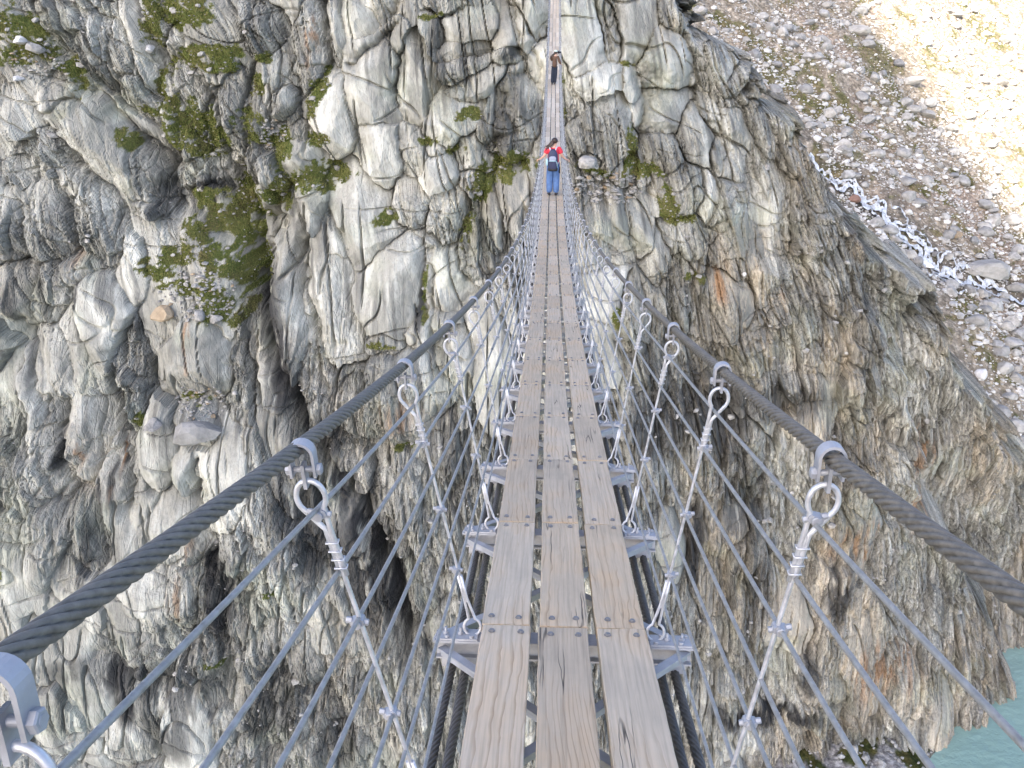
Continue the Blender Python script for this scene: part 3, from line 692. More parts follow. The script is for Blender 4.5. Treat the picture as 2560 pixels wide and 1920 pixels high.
def flat_at(px, py, zz):
    d = ray(np.atleast_1d(px)*K, np.atleast_1d(py)*K); k = (zz-CAM[2])/d[:, 2]; return (CAM+d*k[:, None])[:, :2]
shp = np.array([flat_at(a, b, ZLAKE)[0] for a, b in [(2062,1500),(2085,1560),(2070,1600),(2078,1660),(2085,1720),(2090,1900)]])
gx2 = np.arange(8, 52, .22); gy2 = np.arange(36, 66, .22)
A, B = np.meshgrid(gx2, gy2); a_ = A.ravel().astype(F32); b_ = B.ravel().astype(F32)
bx = np.interp(b_, shp[::-1, 1], shp[::-1, 0])+fbm(a_*.4, b_*.4, 3, 251)*.9
inl = bx-a_
zz = ZLAKE-.9+np.clip(inl, -6, 9)*.26+.4*fbm(a_*.3, b_*.3, 4, 253)+.12*fbm(a_*1.6, b_*1.6, 3, 255)
zz -= sstep(21, 15, a_)*3
zz = np.maximum(zz, ZLAKE-1.2)
shg = sstep(.0, .25, fbm(a_*.28, b_*.28, 4, 257)+.3*np.exp(-((inl-7)/4)**2)-.12)*sstep(1.5, 4, inl)
shc = lerp(lerp(C(.24, .22, .20), C(.42, .40, .37), sstep(-.2, .4, fbm(a_*2.2, b_*2.2, 2, 259))), lerp(C(.05, .06, .018), C(.10, .09, .03), sstep(-.3, .3, fbm(a_, b_, 3, 261))), shg)
shi = np.arange(A.size).reshape(A.shape)
tag(obj('shore', np_mesh('shore', np.stack([a_, b_, zz], 1), np.stack([shi[:-1, :-1], shi[:-1, 1:], shi[1:, 1:], shi[1:, :-1]], -1).reshape(-1, 4), bpy.data.materials['scree_ground'], True, {'rockcol': shc})), 'gravel shore with moss at the foot of the cliff by the lake', 'shore', kind='structure')

# ------------------------------------------------------------------ unseen ridge added behind the viewer, shaped to keep the gorge in shade
pa = scree_at(np.array([2150.]), np.array([0.]))[0]; pb = scree_at(np.array([2560.]), np.array([560.]))[0]
ra = pa+SUNV*900; rb = pb+SUNV*900
rd = (rb-ra)
nS = np.cross(rd, SUNV); nS /= np.linalg.norm(nS)
if nS[2] < 0: nS = -nS
NR = 60
V = []; Fc = []
for i in range(NR+1):
    s = -1.6+4.2*i/NR
    p = ra+rd*s
    p = p+np.array([0, 0, 2.2*math.sin(i*1.7)+1.4*math.sin(i*3.9)])*(1 if not 0 <= s <= 1 else .6)
    for (dy, dz) in ((0, 0), (-60, -70), (-160, -1e3)):
        V.append((p[0]+dy*.3, p[1]+dy, max(p[2]+dz, ZLAKE-5) if dz > -900 else ZLAKE-5))
    for (dy, dz) in ((45, -75), (80, -1e3)):
        V.append((p[0]+dy*.3, p[1]+dy, max(p[2]+dz, ZLAKE-5) if dz > -900 else ZLAKE-5))
    if i:
        a, b = (i-1)*5, i*5
        for u0, u1 in ((2, 1), (1, 0), (0, 3), (3, 4)): Fc.append((a+u0, a+u1, b+u1, b+u0))
tag(obj('shadow_ridge', np_mesh('shadow_ridge', V, Fc, simple('shadow_ridge_rock', (.22, .21, .19), .95, scale=.05))), 'unseen rocky ridge added behind the viewer to shade the gorge', 'shadow_ridge', kind='structure')

# ------------------------------------------------------------------ rocks
def rock_shape(seed, flat=.75, sub=2, chops=9):
    r = np.random.default_rng(seed)
    bm = bmesh.new(); bmesh.ops.create_icosphere(bm, subdivisions=sub, radius=1)
    Vv = np.array([v.co[:] for v in bm.verts]); Ff = np.array([[v.index for v in f.verts] for f in bm.faces]); bm.free()
    for _ in range(chops):
        n = r.normal(size=3); n /= np.linalg.norm(n); d = r.uniform(.55, .85)
        s = Vv@n-d; Vv = Vv-np.outer(np.clip(s, 0, None)*.92, n)
    Vv *= 1+.05*r.normal(size=(len(Vv), 1))
    Vv *= np.array([r.uniform(.85, 1.2), r.uniform(.8, 1.1), flat*r.uniform(.85, 1.1)])
    return Vv, Ff
def rock_mat(name, lo, hi):
    t = NT(name); g = t.n('TexCoord').outputs['Object']; o = t.n('ObjectInfo').outputs['Random']
    f = t.noise(t.n('VectorMath', {0: g, 1: t.n('CombineXYZ', {'X': t.math('MULTIPLY', o, 40.)}).outputs[0]}, operation='ADD').outputs[0], 1.6, 7, .65)
    c = t.ramp(f, [(.3, lo), (.62, hi)])
    c = t.mix(1.0, c, t.ramp(o, [(0, (.78,)*3), (1, (1.2, 1.17, 1.12))]), 'MULTIPLY')
    t.set(Base_Color=c, Roughness=.9, Normal=t.bump(t.noise(g, 3.5, 6, .6), .7, .12)); t.p.inputs['Specular IOR Level'].default_value = .2
    return t.m
M_ST = rock_mat('pale_stone', (.20, .195, .18), (.38, .37, .345))
M_RED = rock_mat('red_stone', (.20, .12, .09), (.33, .20, .15)); M_TAN = rock_mat('tan_stone', (.26, .20, .13), (.40, .32, .22)); M_DST = rock_mat('dark_stone', (.09, .09, .09), (.22, .215, .21)); M_WH = rock_mat('white_stone', (.45, .45, .44), (.66, .65, .63))
SHP = [rock_shape(300+i, .55+.08*(i % 4)) for i in range(7)]
SHL = [rock_shape(400+i, .55+.08*(i % 4), 1, 7) for i in range(7)]
BM = [np_mesh('boulder', v, f, M_ST, False) for v, f in SHP]
def boulder(i, p, s, label, group=None, mat=None, sc=(1, 1, 1), name='boulder', rot=None):
    me = BM[i % len(BM)]
    if mat is not None:
        me = me.copy(); me.materials.clear(); me.materials.append(mat)
    o = bpy.data.objects.new(name, me); link(o, None, p)
    o.scale = (s*sc[0], s*sc[1], s*sc[2]); o.rotation_euler = rot or (random.uniform(-.25, .25), random.uniform(-.25, .25), random.uniform(0, 6.28))
    return tag(o, label, 'boulder' if name == 'boulder' else 'stone', group)
def scree_boulder(px, py, wpx, label, mat=None, sc=(1, 1, 1), i=0, group=None, rot=None):
    p = scree_at(np.array([px*K]), np.array([py*K]))[0]; D = (p-CAM)@FWD
    s = wpx*K/PXF*D*.5
    p[2] = nearest_scree_z(p[0], p[1])+s*.32*sc[2]
    return boulder(i, p, s, label, group, mat, sc, rot=rot)
scree_boulder(2134, 582, 92, 'largest grey flat-topped boulder beside the lower stream', None, (1, .75, .9), 2, rot=(.05, .1, .2))
scree_boulder(1846, 428, 34, 'reddish brown boulder at the edge of the white stream', M_RED, (1, 1, 1.1), 1)
scree_boulder(2117, 812, 38, 'lone rounded pale boulder on grassy scree below the stream', M_WH, (1, .9, 1.1), 3)
scree_boulder(1852, 74, 56, 'long pale grey rock half buried high on the scree', None, (1.1, .6, .8), 4, rot=(0, .15, 2.6))
scree_boulder(1966, 186, 46, 'grey slab like rock lying on the upper scree under sunlit ground', None, (1.1, .6, .7), 5, rot=(0, .2, 2.6))
scree_boulder(1938, 148, 42, 'dark rock sunk in the upper scree beside a grey slab', M_DST, (1, .8, .6), 6)
scree_boulder(2067, 506, 30, 'tan coloured round boulder right of the stream', M_TAN, (1, 1, 1), 1)
scree_boulder(1998, 566, 40, 'pale angular boulder standing in the stream bed', M_WH, (1, .8, .9), 0)
scree_boulder(2050, 556, 30, 'grey boulder just above the largest boulder by the stream', None, (1, .8, 1.0), 4)
scree_boulder(1862, 545, 36, 'pale flat boulder at the foot of the cliff edge near the stream', M_WH, (1, .8, .6), 5)
scree_boulder(1852, 522, 26, 'small steep grey boulder propped above a pale flat one', None, (.8, .7, 1.2), 6)
scree_boulder(1765, 312, 20, 'small pale boulder at the top end of the stream', M_WH, (.8, .8, 1.2), 2)
scree_boulder(2020, 545, 22, 'dark wet boulder beside the white water', M_DST, (1, .8, .9), 3)
SL = 'weathered pale boulder, one of many scattered over the scree slope'
cand = []
for _ in range(42000):
    px = RNG.uniform(1480, 2230); py = RNG.uniform(-20, 1250)
    cand.append((px, py))
cand = np.array(cand); cp_ = scree_at(cand[:, 0]*K, cand[:, 1]*K)
# only where the slope is not behind the cliff
def hidden(p):
    a, b, d = project(p[None]); i = cliff_vis(a[0], b[0]); return i
_big = []
szs = .12+RNG.pareto(2.2, len(cand))*.145
ordr = np.argsort(-szs)
clus = fbm(cp_[:, 0]*.06, cp_[:, 1]*.06, 3, 271)
nb = 0; rest = []
_ejx = np.array([p[0] for p in edge_px]); _ejy = np.array([p[1] for p in edge_px])
for k in ordr:
    px, py = cand[k]*K
    if px < np.interp(py, _ejy, _ejx)+6: continue
    p = cp_[k]
    if p[2] < ZLAKE-.3 or clus[k] < -.35 and RNG.random() < .7: continue
    if np.abs(polydist(SP, np.array([p[0]], F32), np.array([p[1]], F32))[1][0]) < 1.2 and RNG.random() < .6: continue
    s = min(szs[k], 1.5)
    p = p.copy(); p[2] = nearest_scree_z(p[0], p[1])+s*.25
    if nb < 230:
        boulder(int(k), p, s, SL, 'boulders scattered over the scree slope'); nb += 1
    else: rest.append((p, s))
    if len(rest) > 15000: break
def scatter(name, items, mat, label, cat):
    VV = []; FF = []; b = 0
    for j, (p, s) in enumerate(items):
        v, f = SHL[j % 7]
        a = random.uniform(0, 6.28); c, s_ = math.cos(a), math.sin(a)
        q = v*np.array([1, 1, random.uniform(.7, 1.2)])*s
        q = np.stack([q[:, 0]*c-q[:, 1]*s_, q[:, 0]*s_+q[:, 1]*c, q[:, 2]+q[:, 0]*random.uniform(-.3, .3)], 1)+p
        VV.append(q); FF.append(f+b); b += len(v)
    cols = np.repeat(RNG.uniform(.72, 1.25, len(items)).astype(F32), [len(SHL[j % 7][0]) for j in range(len(items))])
    me = np_mesh(name, np.concatenate(VV), np.concatenate(FF), mat, False, {'tone': cols})
    return tag(obj(name, me), label, cat, kind='stuff')
t = NT('loose_stone'); g = t.n('TexCoord').outputs['Object']; tn = t.n('Attribute', attribute_name='tone').outputs['Fac']
c = t.ramp(t.noise(g, 1.2, 6, .65), [(.3, (.32, .305, .27)), (.65, (.62, .60, .555))])
t.set(Base_Color=t.mix(1.0, c, t.n('CombineColor', {0: tn, 1: tn, 2: tn}).outputs[0], 'MULTIPLY'), Roughness=.95); t.p.inputs['Specular IOR Level'].default_value = .1
M_LOOSE = t.m
scatter('scree_stones', rest, M_LOOSE, 'countless small loose stones covering the scree slope', 'stones')

# loose rocks on the cliff's ledges ---------------------------------------
def cliff_boulder(px, py, wpx, label, mat=None, sc=(1, 1, 1), i=0, group=None, name='boulder', rot=None):
    k = cliff_at(px*K, py*K)
    if k < 0: return None
    p = P3[k].astype(float); D = (p-CAM)@FWD; s = wpx*K/PXF*D*.5
    p = p+np.array([0, -s*.35, s*.15])
    return boulder(i, p, s, label, group, mat, sc, name, rot)
cliff_boulder(355, 674, 66, 'brown grey boulder perched at the lower left end of the mossy gully', M_TAN, (1, .9, 1), 1)
cliff_boulder(434, 686, 36, 'grey cube shaped boulder among rubble below the mossy gully', None, (1, .9, 1.2), 3)
cliff_boulder(466, 690, 30, 'smaller grey boulder beside the cube shaped one in the gully', None, (1, .9, 1), 5)
cliff_boulder(430, 936, 98, 'big wedged grey block under the triangular slab on the left cliff', None, (1, .8, 1.25), 0, rot=(.1, 0, .4))
cliff_boulder(336, 915, 46, 'flat tilted stone slab left of the big wedged block', None, (1.1, .8, .6), 4)
cliff_boulder(1268, 350, 46, 'rounded pale boulder on the ledge right of the bridge', None, (1, .9, 1), 2)
cliff_boulder(1655, 362, 26, 'pale stone lying alone on the right cliff', None, (1.1, .8, .7), 6)
cliff_boulder(1608, 594, 15, 'tiny white stone beside a tuft on the right cliff', M_WH, (1.1, .8, .9), 3)
cliff_boulder(324, 110, 30, 'square pale block resting in the grassy upper left gully', M_WH, (1, .9, 1), 5)
cliff_boulder(40, 172, 32, 'white boulder at the left margin below the grass', M_WH, (1.1, .8, .7), 1)
cliff_boulder(84, 108, 44, 'grey boulder in the upper left grass slope', None, (1, .9, .9), 2)
cliff_boulder(48, 92, 36, 'pale boulder left of the grey one in the upper left grass', M_WH, (1, .9, .9), 4)
cliff_boulder(1823, 1644, 26, 'pointed white stone standing on the mossy shore', M_WH, (.6, .6, 1.9), 0)
fields = [(1315, 405, 78, 34, 38, 'loose pale stone in the rubble patch right of the two walkers', 'stones in the rubble patch right of the walkers', (8, 22)),
          (430, 640, 85, 55, 34, 'loose pale stone on the floor of the mossy left gully', 'stones on the floor of the mossy left gully', (7, 20)),
          (430, 870, 60, 40, 18, 'loose stone in the debris around the wedged left block', 'stones in the debris by the wedged block', (8, 16)),
          (80, 130, 60, 40, 12, 'loose pale stone strewn over the upper left grass', 'stones strewn over the upper left grass', (7, 14)),
          (590, 290, 26, 34, 12, 'loose pale stone on the turf left of the centre slabs', 'stones on the turf left of the centre slabs', (6, 13))]
loose = []
for (fx, fy, rx, ry, n, lab, grp, (a, b)) in fields:
    for j in range(n*5):
        an = random.uniform(0, 6.28); r = math.sqrt(random.random())
        x_, y_ = fx+rx*r*math.cos(an), fy+ry*r*math.sin(an)
        if j < n: cliff_boulder(x_, y_, random.uniform(a, b), lab, random.choice([None, None, None, M_TAN]), (1, .85, random.uniform(.45, .9)), j, grp, 'loose_stone')
        else:
            k = cliff_at(x_*K, y_*K)
            if k >= 0: loose.append((P3[k].astype(float)+np.array([0, -.06, .03]), random.uniform(.07, .22)))
gi = np.nonzero(GRASS*used > .3)[0]
for k in RNG.choice(gi, 700, replace=False): loose.append((P3[k].astype(float)+np.array([0, -.05, .02]), float(min(.07+RNG.pareto(3)*.1, .4))))
lo = np.nonzero(used & (Rg > .75) & (led > .02) & (led < .16))[0]
for k in RNG.choice(lo, 900, replace=False): loose.append((P3[k].astype(float)+np.array([0, -.08, .04]), float(min(.08+RNG.pareto(2.6)*.12, .45))))
for _ in range(1800):
    x_ = RNG.uniform(12, 45); y_ = RNG.uniform(38, 62)
    j = int((x_-8)/.22); i = int((y_-36)/.22); z_ = zz[i*A.shape[1]+j]
    if z_ > ZLAKE-.1: loose.append((np.array([x_, y_, z_+.05]), float(min(.1+RNG.pareto(2.6)*.14, .6))))
M_LEDGE = rock_mat('ledge_stone', (.20, .195, .18), (.40, .39, .36))
scatter('ledge_stones', loose, M_LEDGE, 'countless small stones lying on turf and ledges of the cliff', 'stones')

# ------------------------------------------------------------------ grass tufts
def tufts(name, P, N, hgt, label, mat, yaw=None):
    n = len(P); nb_ = 5
    V = np.zeros((n, nb_, 3, 3), F32); a = RNG.uniform(0, 6.28, (n, nb_)); h = RNG.uniform(.6, 1.25, (n, nb_))*hgt[:, None]
    o = RNG.normal(0, .07, (n, nb_, 2)); w = .022+.02*RNG.random((n, nb_))
    base = P[:, None, :]+np.concatenate([o, np.zeros((n, nb_, 1))], 2)
    ln = RNG.uniform(.15, .75, (n, nb_))
    V[:, :, 0] = base+np.stack([-np.sin(a)*w, np.cos(a)*w, a*0-.03], -1)
    V[:, :, 1] = base+np.stack([np.sin(a)*w, -np.cos(a)*w, a*0-.03], -1)
    V[:, :, 2] = base+np.stack([np.cos(a)*ln*h, np.sin(a)*ln*h-.05, h*np.sqrt(1-ln*ln*.6)], -1)
    tone = np.repeat(RNG.random(n), nb_*3)
    return tag(obj(name, np_mesh(name, V.reshape(-1, 3), np.arange(n*nb_*3).reshape(-1, 3), mat, False, {'tone': tone})), label, 'grass', kind='stuff')
t = NT('grass_blade'); tn = t.n('Attribute', attribute_name='tone').outputs['Fac']; g = t.n('TexCoord').outputs['Object']
c = t.ramp(t.math('ADD', t.math('MULTIPLY', tn, .5), t.math('MULTIPLY', t.noise(g, .5, 3), .55)), [(.2, (.075, .10, .024)), (.5, (.14, .16, .044)), (.75, (.21, .20, .07)), (.95, (.19, .145, .07))])
t.set(Base_Color=c, Roughness=.8, Transmission_Weight=0.0); t.p.inputs['Specular IOR Level'].default_value = .1
M_GR = t.m
vv = np.nonzero((GRASS > .45) & _vis)[0]
pk = RNG.choice(vv, min(60000, len(vv)), replace=False)
tufts('grass', P3[pk]+RNG.normal(0, .03, (len(pk), 3)), None, RNG.uniform(.05, .15, len(pk)), 'short mossy grass growing on the ledges and gullies of the cliff', M_GR)
gs = np.nonzero((sgr > .5))[0]; gs = gs[SV[gs, 1] < 230]
ax, ay, ad = project(SV[gs]); gs = gs[(ax > 1500) & (ax < 2650) & (ay > -60) & (ay < 1400)]
gs = RNG.choice(gs, min(26000, len(gs)), replace=False)
tufts('scree_grass', SV[gs]+np.concatenate([RNG.normal(0, .2, (len(gs), 2)), np.zeros((len(gs), 1))], 1), None, RNG.uniform(.2, .42, len(gs)), 'dry yellowish grass in patches between the scree stones', M_GR)
# ------------------------------------------------------------------ suspension bridge
DC0, DM, DC = 1.485, -.2637, .0085
def dz(Y): return -DC0+DM*Y+.5*DC*Y*Y
def dm(Y): return DM+DC*Y
PITCH = 1.0445
JY = [2.392]
while JY[-1] < 69.5: JY.append(JY[-1]+PITCH/math.sqrt(1+dm(JY[-1])**2))
y_ = 2.392
back_ = []
for _ in range(5):
    y_ -= PITCH/math.sqrt(1+dm(y_)**2); back_.append(y_)
JY = back_[::-1]+JY                      # index 5 is the first joint seen whole
NJ = len(JY)
bridge = bpy.data.objects.new('suspension_bridge', None); link(bridge, None, (0, 0, 0))
tag(bridge, 'narrow cable footbridge with three rows of wooden planks spanning the gorge', 'bridge')

# materials
def galv(name, lo, hi, rough=.5, metal=.55, sc=30):
    t = NT(name); g = t.n('TexCoord').outputs['Object']
    f = t.noise(g, sc, 5, .6)
    t.set(Base_Color=t.ramp(f, [(.3, lo), (.7, hi)]), Roughness=t.ramp(f, [(.3, (rough-.1,)*3), (.7, (rough+.12,)*3)]), Metallic=metal, Normal=t.bump(t.noise(g, 160, 3), .25, .002))
    return t.m
M_STEEL = galv('galvanised_steel', (.27, .275, .285), (.42, .425, .44), .55, .3, 14)
M_BRIGHT = galv('bright_zinc', (.42, .42, .42), (.66, .66, .66), .42, .45, 30)
M_WIRE = galv('zinc_wire', (.235, .228, .205), (.39, .38, .35), .5, .25, 40)
M_ROPE = galv('dark_wire_rope', (.10, .09, .072), (.21, .19, .155), .6, .2, 60)
M_UND = galv('weathered_wire_rope', (.075, .07, .062), (.15, .14, .125), .65, .25, 50)

# sweep a twisted rope along a curve
def rope(name, P, R, mat, n=24, lobes=0, amp=.16, pitch=.2, parent=None, loc=(0, 0, 0)):
    P = np.asarray(P, float); m = len(P)
    T = np.gradient(P, axis=0); T /= np.linalg.norm(T, axis=1)[:, None]
    up = np.tile(np.array([0, 0, 1.0]), (m, 1)); up[np.abs(T[:, 2]) > .93] = (0, 1, 0)
    S = np.cross(T, up); S /= np.linalg.norm(S, axis=1)[:, None]; N = np.cross(S, T)
    s = np.r_[0, np.cumsum(np.linalg.norm(np.diff(P, axis=0), axis=1))]
    ph = np.arange(n)*2*np.pi/n
    A = ph[None, :]+np.zeros((m, 1))
    if lobes:
        lb = np.abs(np.cos(lobes/2*(A-2*np.pi*s[:, None]/pitch)))
        r = R*(1-amp+amp*np.sqrt(1-(1-lb)**2))
    else: r = np.full(A.shape, R)
    V = P[:, None, :]+(np.cos(A)*r)[..., None]*S[:, None, :]+(np.sin(A)*r)[..., None]*N[:, None, :]
    i = np.arange(m*n).reshape(m, n); j = np.roll(i, -1, axis=1)
    Fq = np.stack([i[:-1], j[:-1], j[1:], i[1:]], -1).reshape(-1, 4)
    me = np_mesh(name, V.reshape(-1, 3), Fq[:, ::-1], mat, True)
    return me if parent is None else obj(name, me, parent, loc)
def rope2(name, f, y0, ynear, y1, R, mat, lobes, pitch, n, dn, df, amp=.16):
    """one rope: finely twisted near the viewer, plain further away; still ONE mesh"""
    a = rope(name, np.array([f(y) for y in np.arange(y0, ynear, dn)]), R, mat, n, lobes, amp, pitch)
    b = rope(name, np.array([f(y) for y in np.r_[np.arange(ynear-dn, y1, df), y1]]), R*(1.6 if R < .01 else 1.0), mat, 8)
    bm = bmesh.new(); bm.from_mesh(a); bm.from_mesh(b); bm.to_mesh(a); bm.free()
    bpy.data.meshes.remove(b)
    return obj(name, a, bridge)
HC = 1.0
Y0B, Y1B = -2.4, 69.5
def hcx(y): return HC+.1*math.exp(-max(y, -1)/2.0)
def latx(y): return .39+.12*math.exp(-(max(y, .5)-1.5)/13)
def hs(y): return -.072*math.exp(-max(y, -1)/3)
def hand(sgn): return lambda y: (sgn*latx(y)+hs(y), y, dz(y)+hcx(y))
for sg in (-1, 1):
    rope2('handrail_cable', hand(sg), Y0B, 9.0, Y1B, .0158, M_ROPE, 7, .22*sg, 63, .004, .4, .62)
    for lat in (.355, .408):
        rope2('carrying_cable', (lambda l: (lambda y: (sg*l, y, dz(y)-.165)))(lat), Y0B, 7.0, Y1B, .0172, M_UND, 7, .22*sg, 49, .005, .5, .6)
WT = (.87, .735, .61, .485, .36, .24)
for sg in (-1, 1):
    for q in WT:
        rope2('guard_wire', (lambda t_: (lambda y: (sg*(.335+(latx(y)-.335)*t_)+hs(y)*t_+.004*math.sin(y*.9+t_*20), y, dz(y)+hcx(y)*t_+.006*math.sin(y*1.3+t_*31+sg))))(q), Y0B, 5.0, Y1B, .0054, M_WIRE, 6, .055, 20, .004, .5, .4)
    rope2('guard_wire', (lambda y: (sg*.385, y, dz(y)+.022)), Y0B, 4.5, Y1B, .0054, M_WIRE, 6, .055, 20, .005, .5, .4)

# planks
M_BOLT = galv('dull_bolt', (.17, .165, .16), (.32, .31, .30), .55, .4, 60)
def wood(name, base, dark):
    t = NT(name); g = t.n('TexCoord').outputs['Object']; o = t.n('ObjectInfo').outputs['Random']
    off = t.n('CombineXYZ', {'X': t.math('MULTIPLY', o, 7.3), 'Y': t.math('MULTIPLY', o, 31.), 'Z': t.math('MULTIPLY', o, 17.)}).outputs[0]
    v = t.n('VectorMath', {0: g, 1: off}, operation='ADD').outputs[0]
    # cathedral grain: distance from a slanted pith line, warped
    wv = t.n('VectorMath', {0: t.mapping(v, (1, .16, 1)), 1: t.n('VectorMath', {0: t.n('TexNoise', {'Vector': t.mapping(v, (5, 1.1, 5)), 'Scale': 1.0, 'Detail': 3.}).outputs['Color'], 1: (.10, .10, .0)}, operation='MULTIPLY').outputs[0]}, operation='ADD').outputs[0]
    rings = t.n('TexWave', {'Vector': wv, 'Scale': 26., 'Distortion': 3.2, 'Detail': 2., 'Detail Scale': .8}, wave_type='RINGS', rings_direction='Y', wave_profile='SAW').outputs['Fac']
    fib = t.noise(t.mapping(v, (95, 2.2, 60)), 1.0, 5, .65)
    blot = t.noise(t.mapping(v, (5, 2.2, 5)), 1.0, 4, .6)
    c = t.ramp(fib, [(.25, tuple(x*.74 for x in base)), (.52, base), (.8, tuple(min(1, x*1.14) for x in base))])
    c = t.mix(t.math('MULTIPLY', t.ramp(rings, [(.70, (0, 0, 0)), (.97, (1, 1, 1))]), t.ramp(blot, [(.43, (0.08,)*3), (.64, (.8,)*3)])), c, dark)
    grey = t.ramp(blot, [(.3, (.82, .84, .86)), (.5, (1, 1, 1)), (.72, (1.1, 1.0, .88))])
    c = t.mix(.9, c, grey, 'MULTIPLY')
    tint = t.ramp(o, [(0, (.90, .86, .81)), (.3, (1.02, 1.0, .97)), (.6, (.97, .91, .83)), (.85, (1.08, 1.07, 1.06)), (1, (1.0, .95, .88))])
    c = t.mix(1.0, c, tint, 'MULTIPLY')
    # drying checks: narrow dark splits along the grain
    ck = t.noise(t.n('VectorMath', {0: t.mapping(v, (26, .75, 20)), 1: t.n('VectorMath', {0: t.n('TexNoise', {'Vector': t.mapping(v, (14, 5, 1)), 'Scale': 1.0}).outputs['Color'], 1: (.55, .1, .1)}, operation='MULTIPLY').outputs[0]}, operation='ADD').outputs[0], 1.0, 1.5, .4)
    cm = t.math('MULTIPLY', t.ramp(t.math('ABSOLUTE', t.math('SUBTRACT', ck, .5)), [(.0, (1, 1, 1)), (.006, (.85,)*3), (.013, (0, 0, 0))]), t.ramp(t.noise(t.mapping(v, (9, 1.6, 9)), 1.0, 2), [(.57, (0, 0, 0)), (.64, (1, 1, 1))]))
    c = t.mix(t.math('MULTIPLY', cm, .9), c, (.045, .038, .03))
    # knots
    kn = t.n('TexVoronoi', {'Vector': t.mapping(v, (4.3, 1.5, 1)), 'Scale': 1.0}, feature='F1').outputs['Distance']
    c = t.mix(t.ramp(kn, [(.03, (.75,)*3), (.075, (0, 0, 0))]), c, tuple(x*.42 for x in base))
    hgt = t.math('SUBTRACT', t.math('ADD', t.math('MULTIPLY', fib, .5), t.math('MULTIPLY', rings, .22)), t.math('MULTIPLY', cm, 1.2))
    t.set(Base_Color=c, Roughness=.8, Normal=t.bump(hgt, .55, .004)); t.p.inputs['Specular IOR Level'].default_value = .25
    return t.m
M_WOOD = wood('weathered_wood', (.60, .50, .37), (.37, .275, .185))
PW, PT = .177, .048
def plank_mesh(seed):
    r = np.random.default_rng(900+seed); L = PITCH-.012
    ny, nxp = 27, 7
    ys = np.linspace(0, L, ny); xs = np.array([-.5, -.485, -.25, 0, .25, .485, .5])*PW
    cup = r.uniform(-.0018, .0018)
    V = []; Fc = []
    eL = np.convolve(r.normal(0, .0022, ny+4), np.ones(5)/5, 'valid'); eR = np.convolve(r.normal(0, .0022, ny+4), np.ones(5)/5, 'valid')
    endw = r.normal(0, .0025, (2, nxp))
    for top in (1, 0):
        for i, yv in enumerate(ys):
            for k, xv in enumerate(xs):
                xx = xv+(eL[i] if k < 2 else eR[i] if k > 4 else 0)
                yy = yv+(endw[0, k] if i == 0 else endw[1, k] if i == ny-1 else 0)
                z = cup*((xv/PW*2)**2)+r.normal(0, .0004)
                if top and k in (0, nxp-1): z -= .0028
                if top and i in (0, ny-1): z -= .0018
                V.append((xx, yy, z if top else -PT+z*.3))
    n = ny*nxp
    for i in range(ny-1):
        for k in range(nxp-1):
            a = i*nxp+k
            Fc.append((a, a+1, a+nxp+1, a+nxp)); Fc.append((n+a, n+a+nxp, n+a+nxp+1, n+a+1))
        a = i*nxp; Fc.append((a, a+nxp, n+a+nxp, n+a)); a += nxp-1; Fc.append((a, n+a, n+a+nxp, a+nxp))
    for k in range(nxp-1):
        Fc.append((k, n+k, n+k+1, k+1)); a = (ny-1)*nxp+k; Fc.append((a, a+1, n+a+1, n+a))
    return np_mesh('plank', V, Fc, M_WOOD, False)
PM = [plank_mesh(i) for i in range(6)]
bb = MB(); bb.prism((0, 0, 0), .0125, .002, 12); bb.prism((0, 0, .002), .0098, .006, 6, rot=.3)
BOLT = bb.mesh('bolt', M_BOLT)
far_pl = []; nplank = 0; far_bolt = MB()
def frame(Y):
    a = math.atan(dm(Y)); return a
for k in range(NJ-1):
    a = math.atan2(dz(JY[k+1])-dz(JY[k]), JY[k+1]-JY[k])
    R = Matrix.Rotation(a, 3, 'X')
    for c in (-1, 0, 1):
        x_ = c*.2115+random.uniform(-.003, .003); yaw = random.uniform(-.004, .004)
        base = Vector((x_, JY[k]+.006+random.uniform(-.002, .002), dz(JY[k])+random.uniform(-.002, .003)))
        me = PM[random.randrange(6)]
        if k >= 3 and nplank < 99:
            o = obj('plank', me, bridge, base); o.rotation_euler = (a, random.uniform(-.006, .006), yaw); nplank += 1
            if k < 12:
                for by in (.052, PITCH-.064):
                    for bx in (-.05, .05):
                        b = obj('bolt', BOLT, o, (bx+random.uniform(-.006, .006), by+random.uniform(-.006, .006), .0006)); b.rotation_euler = (0, 0, random.uniform(0, 1))
            else:
                for by in (.052, PITCH-.064):
                    for bx in (-.05, .05): far_bolt.prism(base+R@Vector((bx, by, 0)), .010, .007, 6, axis=R@Vector((0, 0, 1)))
        else: far_pl.append((me, base, a, yaw))
V = []; Fc = []; b = 0
for me, base, a, yaw in far_pl:
    n = len(me.vertices); co = np.zeros(n*3, F32); me.vertices.foreach_get('co', co)
    M = np.array(Matrix.Rotation(a, 3, 'X')@Matrix.Rotation(yaw, 3, 'Z'))
    V.append(co.reshape(-1, 3)@M.T+np.array(base)); f = np.array([p.vertices[:] for p in me.polygons]); Fc.append(f+b); b += n
tn = np.concatenate([np.full(len(v), random.random()) for v in V])
t = NT('far_weathered_wood'); tnn = t.n('Attribute', attribute_name='tone').outputs['Fac']; g = t.n('TexCoord').outputs['Object']
fb = t.noise(t.mapping(g, (60, 1.5, 20)), 1.0, 4, .6)
c = t.mix(1.0, t.ramp(fb, [(.3, (.50, .43, .335)), (.7, (.63, .555, .44))]), t.ramp(tnn, [(0, (.8, .76, .72)), (.5, (1, .95, .9)), (1, (1.12, 1.12, 1.13))]), 'MULTIPLY')
t.set(Base_Color=c, Roughness=.8)
